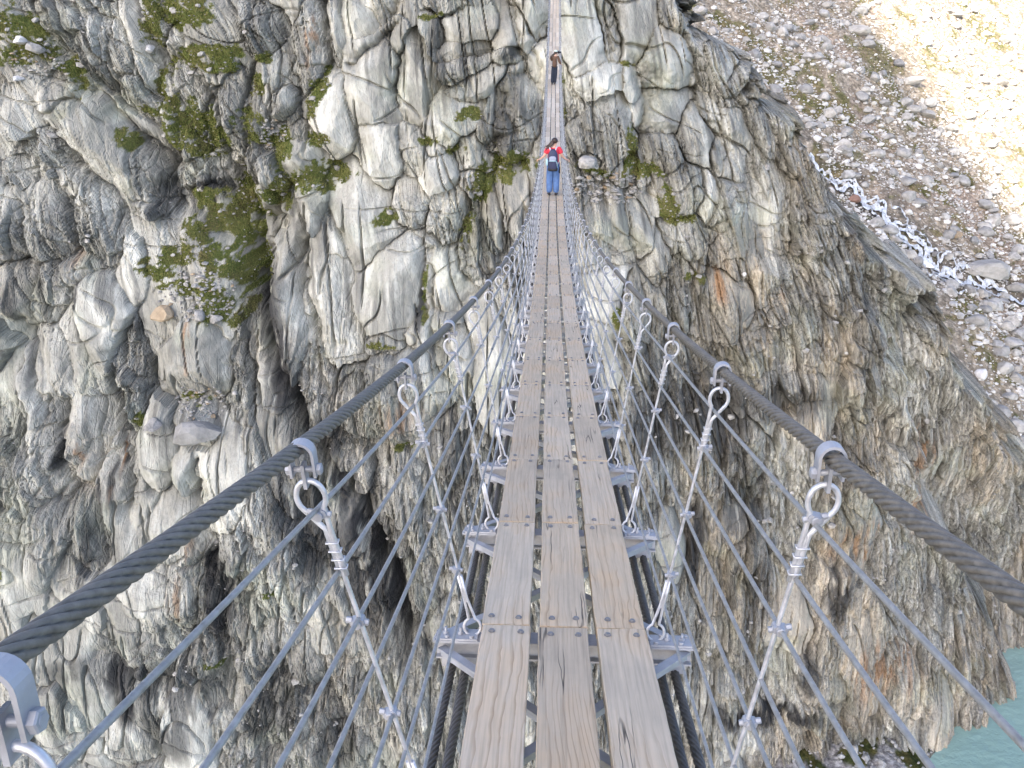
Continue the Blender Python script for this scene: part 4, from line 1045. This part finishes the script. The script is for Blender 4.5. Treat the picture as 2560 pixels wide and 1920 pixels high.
o = obj('plank', np_mesh('plank', np.concatenate(V), np.concatenate(Fc), t.m, False, {'tone': tn}), bridge); o['kind'] = 'stuff'
o = far_bolt.build('bolt', M_BOLT, bridge); o['kind'] = 'stuff'

# cross beams with X braces, local frame: origin on the deck line, y along the slope
cb = MB()
cb.box((0, 0, -PT-.005), (.94, .085, .008)); cb.box((0, 0, -PT-.040), (.93, .010, .062)); cb.box((0, 0, -PT-.074), (.93, .06, .007))
for s in (-1, 1):
    cb.box((s*.388, 0, -PT+.003), (.15, .078, .0075))                  # pad plate on the beam end
    for bx, by in ((.335, -.027), (.36, .027), (.425, -.026), (.45, .026)):
        cb.prism((s*bx, by, -PT+.0065), .009, .009, 6)
    for bx in (.378, .432):
        cb.prism((s*bx, .0, -PT+.0065), .0105, .011, 6); cb.tube([(s*bx, 0, -PT+.005), (s*bx, 0, -PT+.034)], .0052, 8)
    # saddle that holds the two carrying cables under the end
    cb.box((s*.382, 0, -PT-.094), (.125, .05, .034))
    cb.tube([(s*.46, -.02, -PT+.004), (s*.475, -.012, -PT-.02), (s*.475, .012, -PT-.02), (s*.46, .02, -PT+.004)], .006, 6)
CBM = cb.mesh('cross_beam', M_STEEL)
BR = []
for s in (-1, 1):
    m = MB(); zz_ = -PT-.014-.013*(s > 0)
    m.bar((s*.445, .03, zz_), (-s*.445, PITCH-.03, zz_), .034, .007); m.bar((s*.445-.0, .03, zz_-.018), (-s*.445, PITCH-.03, zz_-.018), .006, .03)
    BR.append(m.mesh('brace', M_STEEL))
for k in range(NJ):
    a = math.atan(dm(JY[k]))
    o = obj('cross_beam', CBM, bridge, (0, JY[k], dz(JY[k]))); o.rotation_euler = (a, 0, 0)
    if k < NJ-1:
        for m in BR: obj('brace', m, o, (0, 0, 0))

# hangers, local frame: origin at the beam, z vertical (world), outward = +x
LAT0, LAT1 = .335, .5
def hp(t_): return Vector(((LAT1-LAT0)*t_, 0, HC*t_))
AX = (hp(1)-hp(0)).normalized()
def lobed_rod(a, b, R, n=14, step=.0045):
    a = np.array(a); b = np.array(b); L = np.linalg.norm(b-a); m = max(2, int(L/step))
    P = a+(b-a)*np.linspace(0, 1, m)[:, None]
    return P
def hanger_parts(near):
    seg = 20 if near else 8; ns = 10 if near else 5
    top = hp(1)
    # clamp: strap over the cable, two legs, bolt and a link plate
    cl = MB(); w = .026; th = .0055
    if near:
        ang = [math.radians(x_) for x_ in range(0, 181, 15)]
        prof = [(math.cos(u)*.0205, math.sin(u)*.0205) for u in ang]; prof = [(.0205, -.046)]+prof+[(-.0205, -.046)]
        V = []; Fc = []
        for (px, pz) in prof:
            L = math.hypot(px, max(pz, 0)) or 1; nx_, nz_ = (px/abs(px) if pz <= 0 and px else px/L), (0 if pz <= 0 else pz/L)
            for (o_, yy) in ((0, -w/2), (0, w/2), (th, w/2), (th, -w/2)): V.append(top+Vector((px+nx_*o_, yy, pz+nz_*o_)))
        m = len(prof)
        for i in range(m-1):
            for q in range(4): Fc.append((i*4+q, i*4+(q+1) % 4, i*4+4+(q+1) % 4, i*4+4+q))
        Fc += [(0, 1, 2, 3), tuple((m-1)*4+q for q in (3, 2, 1, 0))]
        cl.add(V, Fc)
        cl.tube([top+Vector((-.036, 0, -.033)), top+Vector((.036, 0, -.033))], .0058, 10)
        cl.prism(top+Vector((.026, 0, -.033)), .0115, .009, 6, axis=(1, 0, 0)); cl.prism(top+Vector((-.026, 0, -.033)), .0115, .009, 6, axis=(-1, 0, 0))
        cl.box(top+Vector((0, 0, -.046)), (.007, .022, .05))
    else:
        cl.tube([top+Vector((math.cos(u)*.021, 0, math.sin(u)*.021)) for u in [0, .8, 1.57, 2.35, 3.14]], .010, 5)
        cl.box(top+Vector((0, 0, -.03)), (.05, .014, .014)); cl.box(top+Vector((0, 0, -.055)), (.008, .014, .05))
    # eye: teardrop of rope, swaged into a double rope
    ey = MB(); c = top+Vector((-.004, 0, -.094)); pts = []
    for i in range(seg+1):
        u = math.radians(-40+260*i/seg); pts.append(c+Vector((math.cos(u)*.029, .0, math.sin(u)*.036)))
    neck = top-AX*.168
    side = Vector((.0052, 0, 0))
    pts = [neck+side-AX*.11, neck+side]+pts+[neck-side, neck-side-AX*.11]
    ey.tube(pts, .0056, ns)
    for q in (.03, .05, .07, .09):
        if near: ey.tube([neck-AX*q+Vector((-.012, -.007, 0)), neck-AX*q+Vector((.012, -.007, 0)), neck-AX*q+Vector((.012, .007, 0)), neck-AX*q+Vector((-.012, .007, 0)), neck-AX*q+Vector((-.012, -.007, 0))], .0022, 5)
    # hook at the beam
    hk = MB(); c = hp(0)+Vector((0, 0, .035-PT)); pts = []
    for i in range(seg+1):
        u = math.radians(112+316*i/seg-360)
        pts.append(c+Vector((math.cos(u)*.031, math.sin(u)*.006, math.sin(u)*.034)))
    nk = hp(.115)
    hk.tube([nk+AX*.10+side*-1, nk-side]+pts+[nk+side, nk+side+AX*.10], .0054, ns)
    return cl, ey, hk
def rod_np(near):
    a, b = hp(.10), hp(1)-AX*.17
    if near:
        P = lobed_rod(a, b, .005); return rope('rod', P, .0052, M_BRIGHT, 15, 5, .24, .06)
    m = MB(); m.tube([a, b], .005, 5); return m.mesh('rod', M_BRIGHT)
def clip_mesh(near, tt):
    m = MB(); p = hp(tt)+Vector((.0055, 0, 0))
    if near:
        m.box(p, (.030, .020, .017), Matrix.Rotation(.25, 3, 'Y'), .004); m.prism(p+Vector((0, -.010, 0)), .010, .007, 10, axis=(0, -1, 0)); m.prism(p+Vector((.013, 0, .002)), .007, .012, 6, axis=(1, 0, .2)); m.prism(p+Vector((-.013, 0, -.002)), .007, .010, 6, axis=(-1, 0, -.2))
    else: m.box(p, (.024, .018, .018))
    return m
HM = {}
for near in (True, False):
    cl, ey, hk = hanger_parts(near)
    HM[near, 'cable_clamp'] = cl.mesh('cable_clamp', M_STEEL); HM[near, 'eye_loop'] = ey.mesh('eye_loop', M_BRIGHT); HM[near, 'hook'] = hk.mesh('hook', M_BRIGHT); HM[near, 'rod'] = rod_np(near)
    for par in (0, 1):
        for j in (0, 1, 2): HM[near, 'clip', par, j] = clip_mesh(near, WT[2*j+par]).mesh('wire_clip', M_STEEL)
def join(name, meshes):
    bm = bmesh.new(); mats = []
    for m in meshes:
        n0 = len(bm.faces); bm.from_mesh(m); bm.faces.ensure_lookup_table()
        mt = m.materials[0]
        if mt not in mats: mats.append(mt)
        for f in bm.faces[n0:]: f.material_index = mats.index(mt)
    me = bpy.data.meshes.new(name); bm.to_mesh(me); bm.free()
    for mt in mats: me.materials.append(mt)
    return me
FARH = {p: join('hanger', [HM[False, q] for q in ('rod', 'cable_clamp', 'eye_loop', 'hook')]+[HM[False, 'clip', p, j] for j in range(3)]) for p in (0, 1)}
nh = 0; farh = []
TOPSHIFT = {2: -.25, 3: .175, 4: 0.0}
for k in range(2, NJ-1):
    for sg in (-1, 1):
        par = k % 2
        near = k < 13
        loc = (sg*LAT0, JY[k], dz(JY[k]))
        if nh < 100:
            if near:
                o = obj('hanger', HM[True, 'rod'], bridge, loc)
                for q in ('cable_clamp', 'eye_loop', 'hook'): obj(q, HM[True, q], o)
                for j in range(3): obj('wire_clip', HM[True, 'clip', par, j], o)
            else: o = obj('hanger', FARH[par], bridge, loc)
            sh = TOPSHIFT.get(k, 0)+random.uniform(-.012, .012)
            # the rod leans a little along the bridge; the handrail falls with the deck
            lean = math.atan(sh)
            yt = JY[k]+sh; out = math.atan((latx(yt)+sg*hs(yt)-LAT0)/hcx(yt))-math.atan((LAT1-LAT0)/HC)
            o.rotation_euler = (-lean, out*sg, 0); o.scale = (sg, 1, (hcx(yt)+dz(yt)-dz(JY[k]))/HC/math.cos(lean)/math.cos(out))
            nh += 1
        else: farh.append((FARH[par], loc, sg, (latx(JY[k])-LAT1)))
V = []; Fc = []; fm = MB()
for me, loc, sg, dl in farh:
    fm.add([((v.co.x+dl*v.co.z)*sg+loc[0], v.co.y+loc[1], v.co.z+loc[2]) for v in me.vertices], [tuple(p.vertices) if sg > 0 else tuple(reversed(p.vertices)) for p in me.polygons])
o = fm.build('hanger', M_BRIGHT, bridge); o['kind'] = 'stuff'
# ------------------------------------------------------------------ people
def skin_mesh(name, verts, edges, mat, root=0, sub=2, extra=None):
    """verts: (x, y, z, rx, ry); one continuous surface grown over the joints"""
    me = bpy.data.meshes.new(name+'_joints')
    me.from_pydata([v[:3] for v in verts], edges, [])
    o = bpy.data.objects.new(name+'_joints', me); COL.objects.link(o)
    m = o.modifiers.new('skin', 'SKIN'); m.use_smooth_shade = True; m.branch_smoothing = .6
    for i, v in enumerate(verts):
        sv = me.skin_vertices[0].data[i]; sv.radius = (v[3], v[4]); sv.use_root = (i == root)
    s = o.modifiers.new('sub', 'SUBSURF'); s.levels = sub; s.render_levels = sub
    dg = bpy.context.evaluated_depsgraph_get()
    out = bpy.data.meshes.new_from_object(o.evaluated_get(dg)); out.name = name
    bpy.data.objects.remove(o)
    if extra:
        bm = bmesh.new(); bm.from_mesh(out); t_ = extra.mesh('x', None); bm.from_mesh(t_); bm.to_mesh(out); bm.free()
    out.materials.clear(); out.materials.append(mat)
    out.polygons.foreach_set('use_smooth', np.full(len(out.polygons), True))
    return out
def ell(mb, c, r, nu=14, nv=9, R=None):
    V = []; Fc = []
    for i in range(nv+1):
        a = math.pi*i/nv-math.pi/2
        for k in range(nu):
            b = 2*math.pi*k/nu; p = Vector((math.cos(a)*math.cos(b)*r[0], math.cos(a)*math.sin(b)*r[1], math.sin(a)*r[2]))
            if R is not None: p = R@p
            V.append(p+Vector(c))
    for i in range(nv):
        for k in range(nu): Fc.append((i*nu+k, i*nu+(k+1) % nu, (i+1)*nu+(k+1) % nu, (i+1)*nu+k))
    mb.add(V, Fc, True)
M_SKIN = simple('skin', (.52, .31, .22), .55, var=.08); M_HAIR = simple('dark_hair', (.030, .016, .010), .45, var=.5, scale=60)
M_RED_T = simple('red_cotton', (.62, .035, .06), .85, var=.15, scale=9, bump=.4, bscale=25); M_JEANS = simple('blue_denim', (.085, .16, .33), .85, var=.3, scale=7, bump=.5, bscale=30)
M_SHOE = simple('dark_shoe', (.03, .025, .025), .6); M_NAVY = simple('navy_nylon', (.018, .024, .065), .6, var=.3, scale=10, bump=.3, bscale=30)
M_GREYN = simple('grey_nylon', (.30, .32, .40), .65, var=.15); M_TRIM = simple('pale_blue_trim', (.38, .58, .62), .6, var=.1); M_BLK = simple('black_nylon', (.012, .012, .015), .5, var=.3)
M_STRAP = simple('pale_grey_strap', (.52, .50, .56), .7, var=.1); M_BROWN = simple('brown_jacket', (.095, .052, .032), .85, var=.25, scale=9, bump=.4, bscale=25); M_NVT = simple('dark_navy_trousers', (.012, .018, .032), .85, var=.3, scale=8)
M_CAP = simple('pale_cap', (.55, .66, .60), .8, var=.1); M_EYE = simple('eye_dark', (.02, .015, .012), .3)
def fingers(mb, palm, fwd, across, down):
    """four bent fingers of unequal length and a thumb leaving the side of the palm, curled over the cable"""
    f = Vector(fwd).normalized(); a = Vector(across).normalized(); d = Vector(down).normalized()
    for i, L in enumerate((.070, .080, .075, .058)):
        b = Vector(palm)+a*(.027-.018*i)*1.0+f*.012
        mb.tube([b-f*.02, b+f*L*.35+d*-.004, b+f*L*.62+d*L*.22, b+f*L*.62+d*L*.62, b+f*L*.40+d*L*.85], [.0095, .009, .0085, .0075, .006], 7)
    b = Vector(palm)+a*.030-f*.022
    mb.tube([b-a*.012, b+a*.016+d*.012, b+a*.020+f*.012+d*.036, b+a*.014+f*.024+d*.05], [.0115, .0105, .009, .007], 7)
BODY_E = [(0,1),(1,2),(2,3),(3,4),(4,5),(5,6), (0,7),(7,8),(8,9),(9,10), (0,11),(11,12),(12,13),(13,14), (3,15),(15,16),(16,17),(17,18), (3,19),(19,20),(20,21),(21,22)]
def person(loc, rz, label, pose, tops, hair, legs, shoe, sleeve, hands):
    root = bpy.data.objects.new('person', None); link(root, None, loc); root.rotation_euler = (0, 0, rz); tag(root, label, 'person')
    P = pose
    hx = MB()
    hc = Vector(P[5][:3])*.45+Vector(P[6][:3])*.55; fd = pose_face
    sd = Vector((-fd.y, fd.x, 0))
    hx.tube([hc+fd*.078+Vector((0, 0, .012)), hc+fd*.098+Vector((0, 0, -.022)), hc+fd*.082+Vector((0, 0, -.032))], [.008, .014, .010], 8)   # nose
    for s in (-1, 1): ell(hx, hc+sd*s*.074+Vector((0, 0, -.012))-fd*.008, (.012, .012, .028), 8, 6)                                    # ears
    hx.tube([hc+fd*.085-sd*.022+Vector((0, 0, -.058)), hc+fd*.091+Vector((0, 0, -.056)), hc+fd*.085+sd*.022+Vector((0, 0, -.058))], .006, 6)   # lips
    for (pm, f, a, d) in hands: fingers(hx, pm, f, a, d)
    Pb = [v[:3]+((v[3]*.8, v[4]*.8) if i in (0, 1, 2, 3, 7, 8, 9, 11, 12, 13) else v[3:]) for i, v in enumerate(P)]
    obj('body', skin_mesh('body', Pb, BODY_E, M_SKIN, 0, 2, hx), root)
    for s in (-1, 1):
        e = MB(); ell(e, hc+fd*.079+sd*s*.031+Vector((0, 0, .006)), (.010, .010, .008), 8, 6); e.build('eye', M_EYE, root)
    def grow(ids, edges, d, over={}):
        return [tuple(over.get(i, P[i][:3]))+(P[i][3]+d, P[i][4]+d) for i in ids], edges
    # shirt: torso and upper arms
    ids = [0, 1, 2, 3, 15, 16, 19, 20]+([17, 21] if sleeve else [])
    ov = {}
    if not sleeve:
        for a_, b_ in ((15, 16), (19, 20)): ov[b_] = tuple(Vector(P[a_][:3]).lerp(Vector(P[b_][:3]), .72))
    E_ = [(0, 1), (1, 2), (2, 3), (3, 4), (4, 5), (3, 6), (6, 7)]+([(5, 8), (7, 9)] if sleeve else [])
    v, e = grow(ids, E_, .030, ov); v[0] = (v[0][0], v[0][1], v[0][2]-.13, v[0][3]+.03, v[0][4]+.03)
    v[1] = v[1][:3]+(v[1][3]+.03, v[1][4]+.02); v[2] = v[2][:3]+(v[2][3]+.025, v[2][4]+.01)
    obj('jacket' if sleeve else 'shirt', skin_mesh('shirt', v, e, tops), root)
    # trousers
    ids = [0, 7, 8, 9, 11, 12, 13]; v, e = grow(ids, [(0, 1), (1, 2), (2, 3), (0, 4), (4, 5), (5, 6)], .022)
    for i in (2, 3, 5, 6): v[i] = v[i][:3]+(v[i][3]+.022, v[i][4]+.022)
    for i in (3, 6): v[i] = (v[i][0], v[i][1], v[i][2]-.03, v[i][3]+.006, v[i][4]+.006)
    obj('trousers', skin_mesh('trousers', v, e, legs), root)
    for a_, t_ in ((9, 10), (13, 14)):
        A_, T_ = P[a_], P[t_]
        v = [(A_[0], A_[1]-.045, .045, .044, .04), (A_[0], A_[1]+.03, .055, .048, .05), (T_[0], T_[1]-.02, .04, .05, .034), (T_[0], T_[1]+.05, .034, .036, .026)]
        obj('shoe', skin_mesh('shoe', v, [(0, 1), (1, 2), (2, 3)], shoe, 1), root)
    hm = MB(); hair(hm, hc, fd); hm.build('hair', M_HAIR, root)
    return root, hc
def locks(mb, starts, flow, n=9, spread=.03):
    for i in range(n):
        f_ = i/(n-1); p0 = Vector(starts[0]).lerp(Vector(starts[1]), f_)
        pts = [p0]+[p0+Vector(q)*(.85+.3*random.random())+Vector((random.uniform(-1, 1), random.uniform(-1, 1), random.uniform(-1, 1)))*spread*(k+1)/len(flow) for k, q in enumerate(flow)]
        mb.tube(pts, [.026, .026, .021, .013, .004][:len(pts)], 7)
# walker in red --------------------------------------------------------------
Y1 = 25.0; z1 = dz(Y1); g1 = dm(Y1)
pose_face = Vector((.93, .36, -.05)).normalized()
pz = [(0,.0,.93,.135,.105),(0,.0,1.07,.118,.09),(0,.01,1.24,.165,.11),(.0,.0,1.37,.13,.09),(.015,-.005,1.45,.052,.055),(.035,.01,1.52,.066,.078),(.055,.015,1.605,.074,.086),
      (-.09,0,.86,.088,.09),(-.098,.01,.48,.062,.064),(-.10,-.02,.10,.042,.046),(-.125,.12,.045,.04,.03),
      (.09,0,.86,.088,.09),(.098,.01,.48,.062,.064),(.095,-.02,.10,.042,.046),(.125,.12,.045,.04,.03),
      (-.165,0,1.37,.058,.058),(-.275,-.04,1.15,.043,.043),(-.385,.03,1.06,.031,.028),(-.418,.06,1.035,.034,.020),
      (.165,0,1.37,.058,.058),(.265,-.04,1.15,.043,.043),(.37,.02,1.06,.031,.028),(.412,.05,1.035,.034,.020)]
def hair1(mb, c, fd):
    ell(mb, c+Vector((-.018, -.02, .022)), (.094, .096, .088))
    locks(mb, (c+Vector((-.06, -.06, .05)), c+Vector((-.03, -.085, -.03))), [(-.05, -.015, -.045), (-.11, -.02, -.11), (-.17, -.01, -.17), (-.235, 0, -.21)], 11, .03)
p1, hc1 = person((0, Y1, z1+.004), 0, 'person in red t-shirt and blue jeans holding both hand cables, looking right', pz, M_RED_T, hair1, M_JEANS, M_SHOE, False,
      [((-.42, .06, 1.037), (-1, .1, 0), (0, 1, 0), (0, 0, -1)), ((.414, .05, 1.037), (1, .1, 0), (0, 1, 0), (0, 0, -1))])
# backpack: worn, a thing of its own
bp = bpy.data.objects.new('backpack', None); link(bp, None, (-.015, Y1-.15, z1+.80)); tag(bp, 'navy backpack with grey pocket worn by the person in red', 'backpack')
def pad(cx, cy, cz, sx, sy, sz, taper=.8):
    m = MB(); V = []; Fc = []; nu = 20; lv = [(-1, .55), (-.92, .86), (-.6, 1), (0, 1), (.5, .96), (.82, taper), (1, taper*.6)]
    for zz_, s in lv:
        for k in range(nu):
            a = 2*math.pi*k/nu; ca, sa = math.cos(a), math.sin(a)
            V.append((cx+abs(ca)**.5*math.copysign(1, ca)*sx/2*s, cy+abs(sa)**.5*math.copysign(1, sa)*sy/2*(s*.6+.4), cz+zz_*sz/2))
    for i in range(len(lv)-1):
        for k in range(nu): Fc.append((i*nu+k, i*nu+(k+1) % nu, (i+1)*nu+(k+1) % nu, (i+1)*nu+k))
    Fc += [tuple(range(nu))[::-1], tuple((len(lv)-1)*nu+k for k in range(nu))]
    return m.add(V, Fc, True)
pad(0, -.06, .30, .29, .20, .56, .62).build('pack_body', M_NAVY, bp)
pad(0, -.165, .15, .26, .10, .26, .9).build('front_pocket', M_NAVY, bp)
pad(-.005, -.165, .335, .20, .08, .13, .7).build('upper_pocket', M_GREYN, bp)
pad(0, -.10, .035, .30, .23, .12, .9).build('pack_base', M_BLK, bp)
m = MB(); m.tube([(-.12, -.212, .27), (0, -.222, .275), (.11, -.212, .27)], .011, 8); m.tube([(.10, -.212, .27), (.135, -.19, .15), (.13, -.18, .07)], .007, 8); m.build('trim', M_TRIM, bp)
pad(-.17, -.07, .22, .07, .11, .20, .8).build('side_pocket', M_TRIM, bp)
for s in (-1, 1):
    m = MB(); m.tube([(s*.06, -.03, .52), (s*.095, .05, .605), (s*.115, .15, .632), (s*.12, .25, .57), (s*.13, .27, .42), (s*.15, .2, .24), (s*.15, .02, .15)], .02, 8); m.build('shoulder_strap', M_STRAP, bp)
po = bpy.data.objects.new('camera_pouch', None); link(po, None, (.185, Y1-.03, z1+.68)); tag(po, 'small black pouch hanging at the right hip of the person in red', 'pouch')
pad(0, 0, .08, .055, .10, .19, .95).build('pouch_body', M_BLK, po); m = MB(); m.tube([(0, .03, .165), (-.02, .02, .24), (-.03, .0, .27)], .007, 6); m.tube([(0, -.03, .165), (-.02, -.02, .24), (-.03, .0, .27)], .007, 6); m.build('strap', M_BLK, po)
# second walker ----------------------------------------------------------------
def _ypx(y):
    return project(np.array([[0, y, dz(y)]]))[1][0]
Y2 = min(np.arange(35, 55, .05), key=lambda y: abs(_ypx(y)-211.5)); z2 = dz(Y2)
pose_face = Vector((.75, .62, 0)).normalized()
pz = [(.03,.0,.96,.13,.105),(.035,.0,1.12,.118,.09),(.03,.01,1.29,.15,.105),(.03,.0,1.43,.12,.085),(.05,.0,1.51,.054,.056),(.075,.015,1.58,.068,.08),(.09,.02,1.67,.076,.088),
      (-.03,0,.89,.088,.09),(-.055,.0,.49,.062,.064),(-.08,-.02,.10,.042,.046),(-.10,.12,.045,.04,.03),
      (.095,0,.89,.088,.09),(.08,.01,.49,.062,.064),(.05,.03,.10,.042,.046),(.075,.17,.045,.04,.03),
      (-.135,0,1.42,.06,.06),(-.15,.14,1.22,.046,.046),(.07,.27,1.44,.032,.03),(.13,.27,1.53,.032,.026),
      (.195,0,1.42,.06,.06),(.275,-.03,1.18,.046,.046),(.36,.02,1.04,.032,.028),(.395,.05,1.022,.034,.020)]
def hair2(mb, c, fd):
    ell(mb, c+Vector((-.02, -.02, -.01)), (.088, .09, .088))
    locks(mb, (c+Vector((-.06, -.05, -.02)), c+Vector((-.04, -.07, -.07))), [(-.06, -.01, -.05), (-.14, -.02, -.11), (-.2, -.01, -.18), (-.25, 0, -.24)], 10, .03)
p2, hc2 = person((0.01, Y2, z2+.004), 0, 'person in brown jacket, dark trousers and pale cap holding up a camera', pz, M_BROWN, hair2, M_NVT, M_SHOE, True,
      [((.13, .27, 1.54), (.5, .2, .6), (.6, -.5, .3), (.2, -.6, .4)), ((.397, .05, 1.024), (1, .1, 0), (0, 1, 0), (0, 0, -1))])
m = MB(); ell(m, hc2+Vector((-.008, -.006, .055)), (.092, .094, .062)); m.prism(hc2+pose_face*.06+Vector((0, 0, .045)), .075, .012, 14); m.build('cap', M_CAP, p2)
cmx = bpy.data.objects.new('camera', None); link(cmx, None, (.01+hc2.x+.145, Y2+hc2.y+.10, z2+hc2.z-.01)); cmx.rotation_euler = (0, 0, math.atan2(pose_face.y, pose_face.x)); tag(cmx, 'black camera held to the face of the person in the pale cap', 'camera')
m = MB(); m.box((0, 0, 0), (.075, .14, .10), None, .012); m.box((-.005, 0, .062), (.05, .06, .035), None, .008); m.build('camera_body', M_BLK, cmx)
m = MB(); m.tube([(.03, 0, 0), (.06, 0, 0), (.065, 0, 0), (.13, 0, 0)], [.04, .04, .046, .046], 16); m.build('lens', M_BLK, cmx)
m = MB(); m.tube([(0, .07, .03), (-.10, .08, -.06), (-.18, .04, -.13)], .012, 6); m.tube([(0, -.07, .03), (-.10, -.08, -.06), (-.18, -.05, -.13)], .012, 6); m.build('strap', M_BLK, cmx)
